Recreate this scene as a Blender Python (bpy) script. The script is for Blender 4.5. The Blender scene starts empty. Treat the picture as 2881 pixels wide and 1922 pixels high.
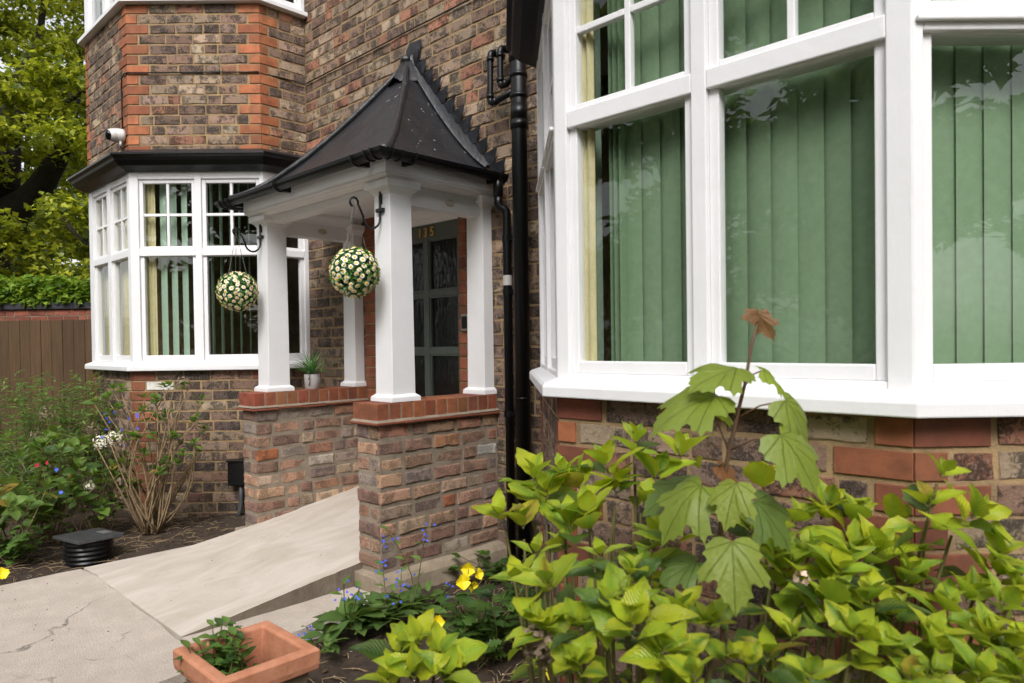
import bpy, math, random
import numpy as np
from mathutils import Vector, Matrix, noise
from mathutils.bvhtree import BVHTree

R = math.radians
random.seed(7)
sc = bpy.context.scene
COL = sc.collection

# ------------------------------------------------------------------ camera
# World: X runs along the house wall, Y goes into it, Z is up.
HC = 1.38
YAW, PIT, ROL, FPX, CY = R(44.232), R(.8517), R(-.7843), 1994.15, 992.35
_f = Vector((-math.sin(YAW), math.cos(YAW), 0)); _r = Vector((math.cos(YAW), math.sin(YAW), 0)); _u = Vector((0, 0, 1))
FW = _f * math.cos(PIT) - _u * math.sin(PIT)
_u2 = _u * math.cos(PIT) + _f * math.sin(PIT)
RT = _r * math.cos(ROL) + _u2 * math.sin(ROL)
UP = _u2 * math.cos(ROL) - _r * math.sin(ROL)
EYE = Vector((0, 0, HC))
cam = bpy.data.cameras.new('camera')
cam.sensor_width = 36; cam.lens = FPX / 2881 * 36; cam.shift_y = (CY - 961) / 2881
cam.clip_start = .05; cam.clip_end = 500
cam.dof.use_dof = True; cam.dof.focus_distance = 4.0; cam.dof.aperture_fstop = 5.0
co = bpy.data.objects.new('camera', cam); COL.objects.link(co)
m3 = Matrix((RT, UP, -FW)).transposed()
co.matrix_world = Matrix.Translation(EYE) @ m3.to_4x4()
sc.camera = co

# ------------------------------------------------------------------ light
SUN_EL, SUN_AZ = 46, 140        # azimuth measured from +Y towards +X
w = bpy.data.worlds.new('World'); sc.world = w; w.use_nodes = True
nt = w.node_tree; nt.nodes.clear()
sky = nt.nodes.new('ShaderNodeTexSky'); sky.sky_type = 'NISHITA'; sky.sun_disc = False
sky.sun_elevation = R(SUN_EL); sky.sun_rotation = R(SUN_AZ); sky.air_density = 1.0; sky.dust_density = 3.0
hs = nt.nodes.new('ShaderNodeHueSaturation'); hs.inputs['Saturation'].default_value = .18
bg = nt.nodes.new('ShaderNodeBackground'); bg.inputs[1].default_value = .15
wo = nt.nodes.new('ShaderNodeOutputWorld')
nt.links.new(sky.outputs[0], hs.inputs['Color']); nt.links.new(hs.outputs[0], bg.inputs[0]); nt.links.new(bg.outputs[0], wo.inputs[0])
sl = bpy.data.lights.new('sun', 'SUN'); sl.energy = 1.2; sl.angle = R(22); sl.color = (1, .98, .96)
so = bpy.data.objects.new('sun', sl); COL.objects.link(so)
sd = Vector((math.sin(R(SUN_AZ)) * math.cos(R(SUN_EL)), math.cos(R(SUN_AZ)) * math.cos(R(SUN_EL)), math.sin(R(SUN_EL))))
so.rotation_euler = sd.to_track_quat('Z', 'Y').to_euler(); so.location = sd * 30
sc.view_settings.view_transform = 'Standard'; sc.view_settings.look = 'None'
sc.view_settings.exposure = 0.82; sc.view_settings.gamma = 1
sc.render.engine = 'CYCLES'
try:
    sc.cycles.use_denoising = True; sc.cycles.denoiser = 'OPENIMAGEDENOISE'
except Exception: pass
sc.cycles.max_bounces = 8; sc.cycles.transparent_max_bounces = 12; sc.cycles.caustics_reflective = False; sc.cycles.caustics_refractive = False
sc.cycles.sample_clamp_indirect = 4

# ------------------------------------------------------------------ photo pixels to directions (in the 2350 px wide view)
K = 2881 / 2350.0
def ray(x, y):
    x *= K; y *= K
    return FW + RT * ((x - 1440.5) / FPX) - UP * ((y - CY) / FPX)
def at(x, y, D): return EYE + ray(x, y) * D
def on_z(x, y, z): d = ray(x, y); return EYE + d * ((z - HC) / d.z)
def on_y(x, y, Y): d = ray(x, y); return EYE + d * (Y / d.y)
def on_x(x, y, X): d = ray(x, y); return EYE + d * (X / d.x)
def proj(p):
    q = p - EYE; D = q.dot(FW)
    if D < .05: return None
    return (1440.5 + FPX * q.dot(RT) / D, CY - FPX * q.dot(UP) / D, D)
def in_frame(p, m=0):
    q = proj(p)
    return q is not None and -m < q[0] < 2881 + m and -m < q[1] < 1922 + m

# ------------------------------------------------------------------ materials
def hx(s):
    s = s.lstrip('#'); o = []
    for i in (0, 2, 4):
        c = int(s[i:i + 2], 16) / 255
        o.append(c / 12.92 if c <= .04045 else ((c + .055) / 1.055) ** 2.4)
    return (*o, 1)
class NT:
    """small helper round a material's node tree"""
    def __init__(s, name):
        s.m = bpy.data.materials.new(name); s.m.use_nodes = True
        s.t = s.m.node_tree; s.t.nodes.clear()
        s.out = s.n('ShaderNodeOutputMaterial'); s.b = s.n('ShaderNodeBsdfPrincipled')
        s.l(s.b.outputs[0], s.out.inputs[0])
    def n(s, k, **kw):
        x = s.t.nodes.new(k)
        for a, b in kw.items(): setattr(x, a, b)
        return x
    def l(s, a, b): s.t.links.new(a, b)
    def pos(s): return s.n('ShaderNodeNewGeometry').outputs['Position']
    def noise(s, vec, scale, detail=6, rough=.6, dist=0):
        x = s.n('ShaderNodeTexNoise'); x.inputs['Scale'].default_value = scale; x.inputs['Detail'].default_value = detail
        x.inputs['Roughness'].default_value = rough; x.inputs['Distortion'].default_value = dist
        if vec is not None: s.l(vec, x.inputs['Vector'])
        return x.outputs['Fac']
    def ramp(s, fac, a, b, c0=(0, 0, 0, 1), c1=(1, 1, 1, 1)):
        x = s.n('ShaderNodeValToRGB'); e = x.color_ramp.elements
        e[0].position = a; e[0].color = c0; e[1].position = b; e[1].color = c1
        s.l(fac, x.inputs[0]); return x.outputs[0]
    def mix(s, fac, a, b, mode='MIX'):
        x = s.n('ShaderNodeMix', data_type='RGBA', blend_type=mode)
        for inp, v in ((x.inputs[0], fac), (x.inputs[6], a), (x.inputs[7], b)):
            if hasattr(v, 'links') or hasattr(v, 'is_linked'): s.l(v, inp)
            else: inp.default_value = v
        return x.outputs[2]
    def math(s, op, a, b=None, c=None):
        x = s.n('ShaderNodeMath', operation=op)
        for i, v in enumerate((a, b, c)):
            if v is None: continue
            if hasattr(v, 'is_linked'): s.l(v, x.inputs[i])
            else: x.inputs[i].default_value = v
        return x.outputs[0]
    def vscale(s, vec, xyz):
        x = s.n('ShaderNodeMapping'); x.inputs['Scale'].default_value = xyz; s.l(vec, x.inputs['Vector']); return x.outputs[0]
    def bump(s, h, dist, strength=1):
        x = s.n('ShaderNodeBump'); x.inputs['Strength'].default_value = strength; x.inputs['Distance'].default_value = dist
        s.l(h, x.inputs['Height']); s.l(x.outputs[0], s.b.inputs['Normal']); return x
    def set(s, **kw):
        for k, v in kw.items():
            i = s.b.inputs[k.replace('_', ' ')]
            if hasattr(v, 'is_linked'): s.l(v, i)
            else: i.default_value = v

def simple(name, c, c2=None, scale=12, rough=.5, bump=0, bscale=80, detail=6, lo=.35, hi=.7, **kw):
    t = NT(name); p = t.pos(); c = hx(c) if isinstance(c, str) else c
    col = c
    if c2:
        c2 = hx(c2) if isinstance(c2, str) else c2
        col = t.mix(t.ramp(t.noise(p, scale, detail, .65), lo, hi), c, c2)
    t.set(Base_Color=col, Roughness=rough, **kw)
    if bump: t.bump(t.noise(p, bscale, 6, .65), bump)
    return t.m

def tint_source(t, mass):
    if mass:
        a = t.n('ShaderNodeAttribute', attribute_name='tint'); return a.outputs['Color']
    return t.n('ShaderNodeObjectInfo').outputs['Color']

def brick_mat(name, mass, soot=.75, pale=.45, smooth=False, relief=.011):
    t = NT(name); c = tint_source(t, mass)
    off = t.n('ShaderNodeVectorMath', operation='SCALE'); off.inputs['Scale'].default_value = 53.0; t.l(c, off.inputs[0])
    ad = t.n('ShaderNodeVectorMath', operation='ADD'); t.l(t.pos(), ad.inputs[0]); t.l(off.outputs[0], ad.inputs[1]); p = ad.outputs[0]
    if smooth:
        n1 = t.noise(p, 14, 6, .6); n2 = t.noise(p, 130, 5, .7)
        col = t.mix(t.math('MULTIPLY', t.ramp(n1, .38, .66), .7), c, t.mix(.66, c, (.03, .016, .01, 1)))
        col = t.mix(t.math('MULTIPLY', t.ramp(n2, .62, .72), .5), col, (.05, .03, .02, 1))
        t.set(Base_Color=col, Roughness=.75); t.bump(n2, .0012)
        return t.m
    n1 = t.noise(p, 48, 8, .76, .9); n2 = t.noise(p, 110, 7, .78); n3 = t.noise(p, 11, 3, .5); n4 = t.noise(p, 210, 4, .7)
    dark = t.mix(.86, c, (.014, .011, .009, 1))
    f1 = t.math('MULTIPLY', t.ramp(t.math('ADD', n1, t.math('MULTIPLY', t.math('SUBTRACT', n3, .5), .9)), .45, .56), soot)
    col = t.mix(f1, c, dark)
    palec = t.mix(.55, c, (.60, .53, .42, 1))
    col = t.mix(t.math('MULTIPLY', t.ramp(n2, .52, .64), pale), col, palec)
    col = t.mix(t.math('MULTIPLY', t.ramp(n4, .60, .70), .7), col, dark)
    t.set(Base_Color=col, Roughness=.92)
    h = t.math('ADD', t.math('MULTIPLY', n2, .7), t.math('MULTIPLY', n1, 1.2))
    t.bump(t.math('ADD', h, t.math('MULTIPLY', n4, .4)), relief)
    return t.m

M = {}
M['brick'] = brick_mat('weathered brick', 0, .9, .62); M['brick_mass'] = brick_mat('weathered brick mass', 1, .9, .62)
M['rough_brick'] = brick_mat('reclaimed brick', 0, .55, .5, relief=.008); M['rough_mass'] = brick_mat('reclaimed brick mass', 1, .55, .5, relief=.008)
M['red'] = brick_mat('smooth red brick', 0, smooth=True); M['red_mass'] = brick_mat('smooth red brick mass', 1, smooth=True)
M['mortar'] = simple('sandy mortar', '#ac9069', '#7d6850', 9, .95, .005, 160)
M['mortar_grey'] = simple('grey mortar', '#9a8c7b', '#7d7060', 14, .95, .006, 140)
def paint(name, c, rough=.32):
    t = NT(name); p = t.pos()
    v = t.vscale(p, (60, 60, 6)); n = t.noise(v, 3, 5, .6); g = t.noise(p, 6, 4, .5)
    c = hx(c); d = tuple(x * .94 for x in c[:3]) + (1,)
    dirt = t.noise(p, 40, 8, .75)
    col = t.mix(t.ramp(g, .4, .8), c, d)
    col = t.mix(t.math('MULTIPLY', t.ramp(dirt, .66, .78), .35), col, hx('#9b9184'))
    t.set(Base_Color=col, Roughness=t.math('ADD', rough, t.math('MULTIPLY', n, .15)))
    t.bump(t.math('ADD', n, t.math('MULTIPLY', t.noise(p, 25, 3, .5), 1.5)), .0007)
    return t.m
M['white'] = paint('white gloss paint', '#e8e7e8')
M['black'] = simple('black gloss paint', '#08080a', '#101012', 30, .28, .0015, 60, Specular_IOR_Level=.32)
M['plastic'] = simple('black plastic', '#0c0c0d', '#151516', 40, .34, .001, 120, Specular_IOR_Level=.35)
M['pipe'] = simple('worn black pipe', '#0a0a0b', '#1c1b1a', 45, .36, .001, 90, lo=.6, hi=.85, Specular_IOR_Level=.35)
M['iron'] = simple('black iron', '#0b0b0c', None, rough=.35, bump=.001)
def lead():
    t = NT('painted lead'); p = t.pos()
    v = t.vscale(p, (1.2, 1.2, .45)); n1 = t.noise(v, 7, 7, .65, .6); n2 = t.noise(p, 60, 6, .7)
    st = t.noise(t.vscale(p, (1, 3.0, .8)), 16, 4, .6)
    col = t.mix(t.ramp(n1, .4, .7), hx('#16181e'), hx('#282624'))
    col = t.mix(t.math('MULTIPLY', t.ramp(n2, .6, .75), .5), col, hx('#45423e'))
    col = t.mix(t.math('MULTIPLY', t.ramp(st, .685, .69), t.ramp(t.noise(p, 3.2, 3, .5), .57, .63)), col, hx('#d8d6d2'))
    t.set(Base_Color=col, Roughness=t.math('ADD', .2, t.math('MULTIPLY', n2, .3)), Specular_IOR_Level=.8)
    t.bump(t.math('ADD', t.math('MULTIPLY', t.noise(p, 9, 3, .5), 3), n2), .004)
    return t.m
M['lead'] = lead()
M['lead_bright'] = simple('bare lead flashing', '#191a1e', '#44464d', 14, .42, .002, 30, lo=.45, hi=.8, Specular_IOR_Level=.4)
def glass(name, tint, bump, refl=1.0, rough=.0, opaque=0):
    t = NT(name); t.t.nodes.remove(t.b)
    tr = t.n('ShaderNodeBsdfTransparent'); tr.inputs[0].default_value = tint
    gl = t.n('ShaderNodeBsdfGlossy'); gl.inputs['Roughness'].default_value = rough; gl.inputs['Color'].default_value = (.95, .97, .96, 1)
    fr = t.n('ShaderNodeLayerWeight'); fr.inputs['Blend'].default_value = .5
    mx = t.n('ShaderNodeMixShader')
    if bump:
        b = t.n('ShaderNodeBump'); b.inputs['Distance'].default_value = bump
        t.l(t.noise(t.vscale(t.pos(), (1, 1, .6)), 2.2 if not opaque else 30, 2, .4), b.inputs['Height']); t.l(b.outputs[0], gl.inputs['Normal']); t.l(b.outputs[0], fr.inputs['Normal'])
    schl = t.math('ADD', t.math('MULTIPLY', t.math('POWER', fr.outputs['Facing'], 5.0), .95), .05)
    t.l(t.math('MINIMUM', t.math('MULTIPLY', schl, refl), 1.0), mx.inputs[0])
    base = tr.outputs[0]
    if opaque:
        df = t.n('ShaderNodeBsdfDiffuse'); df.inputs[0].default_value = (.02, .021, .02, 1)
        m2 = t.n('ShaderNodeMixShader'); m2.inputs[0].default_value = opaque; t.l(tr.outputs[0], m2.inputs[1]); t.l(df.outputs[0], m2.inputs[2]); base = m2.outputs[0]
    t.l(base, mx.inputs[1]); t.l(gl.outputs[0], mx.inputs[2]); t.l(mx.outputs[0], t.out.inputs[0])
    return t.m
M['glass'] = glass('window glass', (.95, .98, .96, 1), .004, 1.25)
M['rippled'] = glass('rippled door glass', (.45, .47, .45, 1), .004, .6, .12, .6)
M['door'] = simple('sage green paint', '#57605a', '#4d564f', 8, .38, .001, 60)
M['gold'] = simple('brass', '#d0a556', None, rough=.4, Metallic=.25)
M['blind'] = simple('green blind fabric', '#809778', '#778e6f', 40, .85, .0006, 900)
M['blind_pale'] = simple('pale green blind fabric', '#a0b5a1', '#94aa96', 40, .85, .0006, 900)
M['cream'] = simple('cream curtain', '#cfc39a', '#bfb288', 20, .8)
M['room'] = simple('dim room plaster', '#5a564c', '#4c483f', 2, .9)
M['terracotta'] = simple('terracotta', '#c08466', '#a86c4c', 14, .85, .003, 50)
M['terra_dirty'] = simple('weathered terracotta', '#8a7460', '#5f5a48', 8, .9, .003, 60)
M['ceramic'] = simple('grey glazed ceramic', '#a39d9c', '#ada7a5', 15, .35)
M['cam_white'] = simple('white plastic', '#dedbd6', None, rough=.35)
M['lens'] = simple('dark lens glass', '#060607', None, rough=.08)
M['soil_m'] = None
M['tape'] = simple('pale tape', '#b9b5ae', None, rough=.6)
# ------------------------------------------------------------------ mesh helpers
def V(*a): return Vector(a)
class MB:
    def __init__(s): s.v = []; s.f = []; s.uv = None; s.mi = []
    def add(s, vs, fs, mi=0):
        o = len(s.v); s.v += [tuple(x) for x in vs]; s.f += [tuple(i + o for i in f) for f in fs]; s.mi += [mi] * len(fs); return s
    def hexa(s, c, mi=0):   # 8 corners: bottom ring 0-3 anticlockwise from above, top ring 4-7
        return s.add(c, [(3, 2, 1, 0), (4, 5, 6, 7), (0, 1, 5, 4), (1, 2, 6, 5), (2, 3, 7, 6), (3, 0, 4, 7)], mi)
    def box(s, x0, x1, y0, y1, z0, z1, mi=0):
        return s.hexa([(x0, y0, z0), (x1, y0, z0), (x1, y1, z0), (x0, y1, z0), (x0, y0, z1), (x1, y0, z1), (x1, y1, z1), (x0, y1, z1)], mi)
    def frustum(s, cx, cy, z0, z1, a0, b0, a1, b1, mi=0):
        return s.hexa([(cx - a0, cy - b0, z0), (cx + a0, cy - b0, z0), (cx + a0, cy + b0, z0), (cx - a0, cy + b0, z0),
                       (cx - a1, cy - b1, z1), (cx + a1, cy - b1, z1), (cx + a1, cy + b1, z1), (cx - a1, cy + b1, z1)], mi)
    def pbox(s, P, s0, s1, o0, o1, z0, z1, mi=0):  # box on a wall panel: s along, o outwards
        a, b, c, d = P.pt(s0, o1), P.pt(s1, o1), P.pt(s1, o0), P.pt(s0, o0)
        return s.hexa([(*q, z) for z in (z0, z1) for q in (a, b, c, d)], mi)
    def tube(s, pts, rad, n=8, cap=True, mi=0):
        pts = [Vector(p) for p in pts]; k = len(pts)
        if not hasattr(rad, '__len__'): rad = [rad] * k
        vs, fs = [], []; prev = None
        for i, p in enumerate(pts):
            t = (pts[min(i + 1, k - 1)] - pts[max(i - 1, 0)]); t = t.normalized() if t.length > 1e-9 else V(0, 0, 1)
            if prev is None: a = t.orthogonal().normalized()
            else: a = (prev - t * prev.dot(t)); a = a.normalized() if a.length > 1e-6 else t.orthogonal().normalized()
            prev = a; b = t.cross(a)
            for j in range(n):
                q = 2 * math.pi * j / n; vs.append(p + (a * math.cos(q) + b * math.sin(q)) * rad[i])
        for i in range(k - 1):
            for j in range(n): fs.append((i * n + j, i * n + (j + 1) % n, (i + 1) * n + (j + 1) % n, (i + 1) * n + j))
        if cap: fs += [tuple(range(n - 1, -1, -1)), tuple((k - 1) * n + j for j in range(n))]
        return s.add(vs, fs, mi)
    def lathe(s, prof, c, n=24, mi=0):
        vs, fs = [], []; k = len(prof)
        for r_, z in prof:
            for j in range(n):
                q = 2 * math.pi * j / n; vs.append((c[0] + r_ * math.cos(q), c[1] + r_ * math.sin(q), c[2] + z))
        for i in range(k - 1):
            for j in range(n): fs.append((i * n + j, i * n + (j + 1) % n, (i + 1) * n + (j + 1) % n, (i + 1) * n + j))
        fs += [tuple(range(n - 1, -1, -1)), tuple((k - 1) * n + j for j in range(n))]
        return s.add(vs, fs, mi)
    def sweep(s, line, prof, mi=0, closed_prof=True):   # prof: (outward offset, z) carried along a plan polyline with mitres
        P = [Vector(p).to_2d() for p in line]; N = []
        for a, b in zip(P, P[1:]): d = (b - a).normalized(); N.append(Vector((d.y, -d.x)))
        vs, fs = [], []; m = len(prof)
        for i, p in enumerate(P):
            n0 = N[max(i - 1, 0)]; n1 = N[min(i, len(N) - 1)]
            mt = (n0 + n1) / (1 + n0.dot(n1))
            for o, z in prof: q = p + mt * o; vs.append((q.x, q.y, z))
        for i in range(len(P) - 1):
            for j in range(m if closed_prof else m - 1):
                j2 = (j + 1) % m; fs.append((i * m + j, i * m + j2, (i + 1) * m + j2, (i + 1) * m + j))
        if closed_prof: fs += [tuple(range(m)), tuple((len(P) - 1) * m + j for j in range(m - 1, -1, -1))]
        return s.add(vs, fs, mi)
    def mesh(s, name, mats, smooth=False, uv=None):
        me = bpy.data.meshes.new(name); me.from_pydata(s.v, [], s.f)
        for m in (mats if isinstance(mats, (list, tuple)) else [mats]): me.materials.append(m)
        if len(me.materials) > 1: me.polygons.foreach_set('material_index', s.mi)
        if smooth: me.polygons.foreach_set('use_smooth', [True] * len(me.polygons))
        me.update(); return me
    def build(s, name, mats, parent=None, smooth=False, bevel=0, seg=2, recalc=True, label=None):
        me = s.mesh(name, mats, smooth)
        if recalc:
            import bmesh
            b = bmesh.new(); b.from_mesh(me); bmesh.ops.recalc_face_normals(b, faces=b.faces); b.to_mesh(me); b.free()
        return put(name, me, parent, bevel, seg, label)
def put(name, me, parent=None, bevel=0, seg=2, label=None):
    o = bpy.data.objects.new(name, me); COL.objects.link(o)
    if parent is not None: attach(o, parent)
    if bevel:
        md = o.modifiers.new('bevel', 'BEVEL'); md.width = bevel; md.segments = seg; md.limit_method = 'ANGLE'; md.angle_limit = R(40)
        md.harden_normals = False
    if label: o['label'] = label
    return o
WORLD = {}
def world_of(o): return WORLD.get(o.name, Matrix.Identity(4))
def attach(o, parent):
    o.parent = parent; o.matrix_parent_inverse = world_of(parent).inverted()
def thing(name, label, cat, loc=(0, 0, 0), group=None):
    e = bpy.data.objects.new(name, None); COL.objects.link(e); e.location = loc; e.empty_display_size = .1
    WORLD[e.name] = Matrix.Translation(Vector(loc)); tag(e, label, cat, group); return e
def tag(o, label=None, cat=None, group=None, kind=None):
    if label: o['label'] = label
    if cat: o['category'] = cat
    if group: o['group'] = group
    if kind: o['kind'] = kind
    return o
class Panel:
    def __init__(s, p0, p1):
        s.a = Vector(p0[:2]); s.b = Vector(p1[:2]); d = s.b - s.a; s.w = d.length; s.u = d / s.w; s.n = Vector((s.u.y, -s.u.x))
    def pt(s, q, o=0): p = s.a + s.u * q + s.n * o; return (p.x, p.y)
    def p3(s, q, o, z): return V(*s.pt(q, o), z)
    def mat(s): return Matrix(((s.u.x, -s.n.x, 0, 0), (s.u.y, -s.n.y, 0, 0), (0, 0, 1, 0), (0, 0, 0, 1)))

# ------------------------------------------------------------------ bricks
def brick_mesh(name, L, H, mat, jit, cham, seed, nx=4, nz=3):
    rnd = random.Random(seed); vs, fs = [], []; D = .035
    xs = [-L / 2 + L * i / (nx - 1) for i in range(nx)]; zs = [-H / 2 + H * k / (nz - 1) for k in range(nz)]
    idx = {}
    for k in range(nz):
        for i in range(nx):
            x, z = xs[i], zs[k]; e = i in (0, nx - 1) or k in (0, nz - 1)
            y = rnd.uniform(-jit, jit) * .6
            if e:
                if i == 0: x += cham
                if i == nx - 1: x -= cham
                if k == 0: z += cham
                if k == nz - 1: z -= cham
                x += rnd.uniform(-jit, jit); z += rnd.uniform(-jit, jit); y += cham * .25
            idx[i, k] = len(vs); vs.append((x, y, z))
    for k in range(nz - 1):
        for i in range(nx - 1): fs.append((idx[i, k], idx[i + 1, k], idx[i + 1, k + 1], idx[i, k + 1]))
    ring = [(i, 0) for i in range(nx)] + [(nx - 1, k) for k in range(1, nz)] + [(i, nz - 1) for i in range(nx - 2, -1, -1)] + [(0, k) for k in range(nz - 2, 0, -1)]
    r0 = list(range(len(vs), len(vs) + len(ring))); vs += [vs[idx[q]] for q in ring]; r1, r2 = [], []
    for (i, k), v in zip(ring, r0):
        x = xs[i] + rnd.uniform(-jit, jit) * .8; z = zs[k] + rnd.uniform(-jit, jit) * .8
        r1.append(len(vs)); vs.append((x, cham * 1.3, z)); r2.append(len(vs)); vs.append((x, D, z))
    m = len(ring)
    for j in range(m):
        j2 = (j + 1) % m; fs.append((r0[j2], r0[j], r1[j], r1[j2])); fs.append((r1[j2], r1[j], r2[j], r2[j2]))
    me = bpy.data.meshes.new(name); me.from_pydata(vs, [], fs); me.materials.append(mat)
    me.polygons.foreach_set('use_smooth', [i < (nx - 1) * (nz - 1) for i in range(len(me.polygons))]); me.update(); return me
BM = {}
def variants(kind):
    if kind in BM: return BM[kind]
    mat, jit, ch, n = {'old': (M['brick'], .0036, .0030, 10), 'rough': (M['rough_brick'], .0042, .0065, 10), 'red': (M['red'], .0005, .0015, 3)}[kind]
    BM[kind] = {c: [brick_mesh('brick', L, .070, mat, jit, ch, 100 * k + ord(c), nx=nx) for k in range(n)] for c, L, nx in (('S', .205, 5), ('H', .098, 3))}
    return BM[kind]
COURSE = .082
OLD = [hx(c) for c in ('#a18472', '#8d705e', '#a8927a', '#b59d84', '#7d6355', '#977f6a', '#a9745c')]
OLD = [tuple(v * 1.12 for v in c[:3]) + (1,) for c in OLD]
SOOTY = [hx(c) for c in ('#7d6658', '#8a7362', '#6d584c', '#8f7866', '#5f4e45', '#7a5c4e', '#97826c')]
SOOTY = [tuple(v * 1.15 for v in c[:3]) + (1,) for c in SOOTY]
RECL = [hx(c) for c in ('#9a7763', '#a8826c', '#86675a', '#b08b70', '#7c6860', '#a87860', '#96857a', '#8c6a5a', '#b39a80')]
RECL = [tuple(v * 1.12 for v in c[:3]) + (1,) for c in RECL]
RED = [hx(c) for c in ('#ab6640', '#a25d39', '#b06c46', '#965838', '#a5623d')]
REDDARK = [hx(c) for c in ('#864d37', '#8d5338', '#7d4733', '#94593d')]
COPE = [hx(c) for c in ('#96583a', '#8b4e35', '#9d6040', '#8f553b')]
class Brickwork:
    """collects every brick of one thing; the largest on view become objects, the rest one joined part"""
    def __init__(s): s.items = []
    def brick(s, P, s0, s1, z, h, kind, col, wall, out=.0, rnd=random):
        L = s1 - s0; cls = 'S' if L > .14 else 'H'; base = .205 if cls == 'S' else .098
        k = 1 if kind == 'old' else (2.0 if kind == 'rough' else .3)
        me = rnd.choice(variants(kind)[cls])
        p = P.p3((s0 + s1) / 2, out + rnd.uniform(-.002, .003) * k, z)
        rot = Matrix.Rotation(rnd.uniform(-.012, .012) * k, 4, 'Y') @ Matrix.Rotation(rnd.uniform(-.012, .012) * k, 4, 'Z')
        flip = -1 if (rnd.random() < .5) else 1
        mx = Matrix.Translation(p) @ P.mat() @ rot
        if flip < 0: mx = mx @ Matrix.Rotation(math.pi, 4, 'Y')
        mx = mx @ Matrix.Diagonal((L / base, 1, h / .070, 1))
        kv = rnd.uniform(.72, 1.22); c = tuple(min(1, x * kv * rnd.uniform(.96, 1.04)) for x in col[:3]) + (1,)
        s.items.append((mx, me, c, kind, wall, p, L * h, Vector((P.n.x, P.n.y, 0))))
    def rect(s, P, s0, s1, z0, z1, wall, kind='old', pal=OLD, ql=None, qr=None, qpal=RED, phase=0, gap=.0135, h=None, cs=COURSE, out=0, dark_low=False, seed=1):
        rnd = random.Random(seed); k0 = math.ceil((z0 - .002) / cs); k = k0
        z = z0; row = 0
        n = int(round((z1 - z0) / cs)); c = (z1 - z0) / max(n, 1)
        for row in range(n):
            zc = z0 + (row + .5) * c; hh = c - gap; a, b = s0, s1; par = (row + phase) % 2
            pl = pal
            if ql:
                L = ql[par]; s.brick(P, a + .002, a + L - gap, zc, hh, 'red', rnd.choice(qpal), wall, out + .002, rnd); a += L
            tail = None
            if qr:
                L = qr[par]; s.brick(P, b - L + gap, b - .002, zc, hh, 'red', rnd.choice(qpal), wall, out + .002, rnd); b -= L
            heads = row % 4 == (phase + 2) % 4
            x = a + (0 if (ql or row % 2 == 0) else 0)
            first = True
            while b - x > .03:
                if heads: L = .109 if rnd.random() < .6 else .216
                else: L = .216 if rnd.random() < .86 else .109
                if first and not ql: L = rnd.choice((.109, .16, .216)); 
                first = False
                L *= rnd.uniform(.95, 1.04)
                if x + L > b - .07: L = b - x
                if L > .26: L = L / 2
                s.brick(P, x + (0 if x == a and not ql else gap * .5), x + L - gap * .5, zc + rnd.uniform(-.002, .002), hh * rnd.uniform(.94, 1.03), kind, rnd.choice(pl), wall, out, rnd)
                x += L
    def emit(s, parents, n_obj, mass_parent, hid=None, kinds=None):
        score = []
        for i, it in enumerate(s.items):
            q = proj(it[5]); sc_ = 0
            if q and -20 < q[0] < 2900 and -20 < q[1] < 1940:
                vd = (EYE - it[5]).normalized(); sc_ = it[6] * max(0, vd.dot(it[7])) / q[2] ** 2
                if sc_ > 0 and hid is not None:
                    d = (it[5] + it[7] * .03) - EYE; hit = hid.ray_cast(EYE, d.normalized(), d.length - .02)
                    if hit[0] is not None: sc_ = 0
            score.append((sc_, i))
        score.sort(reverse=True); keep = set(i for v, i in score[:n_obj] if v > 0)
        masses = {}
        for i, (mx, me, c, kind, wall, p, a, nn) in enumerate(s.items):
            if i in keep:
                o = bpy.data.objects.new('brick', me); COL.objects.link(o); o.color = c
                o.matrix_world = mx; o.parent = parents[wall]; o.matrix_parent_inverse = world_of(parents[wall]).inverted(); o.matrix_basis = mx
            else: masses.setdefault('mass', []).append((mx, me, c, kind))
        mk = {'old': 0, 'rough': 1, 'red': 2}; mats = [M['brick_mass'], M['rough_mass'], M['red_mass']]
        for lst in masses.values():
            joined(lst, 'brickwork', mats, mass_parent, lambda kd: mk[kd], smooth=None)
_cache = {}
def mesh_arrays(me):
    if me.name not in _cache:
        v = np.empty(len(me.vertices) * 3, 'f'); me.vertices.foreach_get('co', v); v = v.reshape(-1, 3)
        ls = np.empty(len(me.polygons), 'i'); lt = np.empty(len(me.polygons), 'i'); li = np.empty(len(me.loops), 'i')
        me.polygons.foreach_get('loop_start', ls); me.polygons.foreach_get('loop_total', lt); me.loops.foreach_get('vertex_index', li)
        mi = np.empty(len(me.polygons), 'i'); me.polygons.foreach_get('material_index', mi)
        uv = None
        if me.uv_layers:
            uv = np.empty(len(me.loops) * 2, 'f'); me.uv_layers[0].data.foreach_get('uv', uv)
        _cache[me.name] = (v, ls, lt, li, mi, uv)
    return _cache[me.name]
_sm = {}
def smooth_flags(me):
    if me.name not in _sm:
        f = np.empty(len(me.polygons), bool); me.polygons.foreach_get('use_smooth', f); _sm[me.name] = f
    return _sm[me.name]
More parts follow.
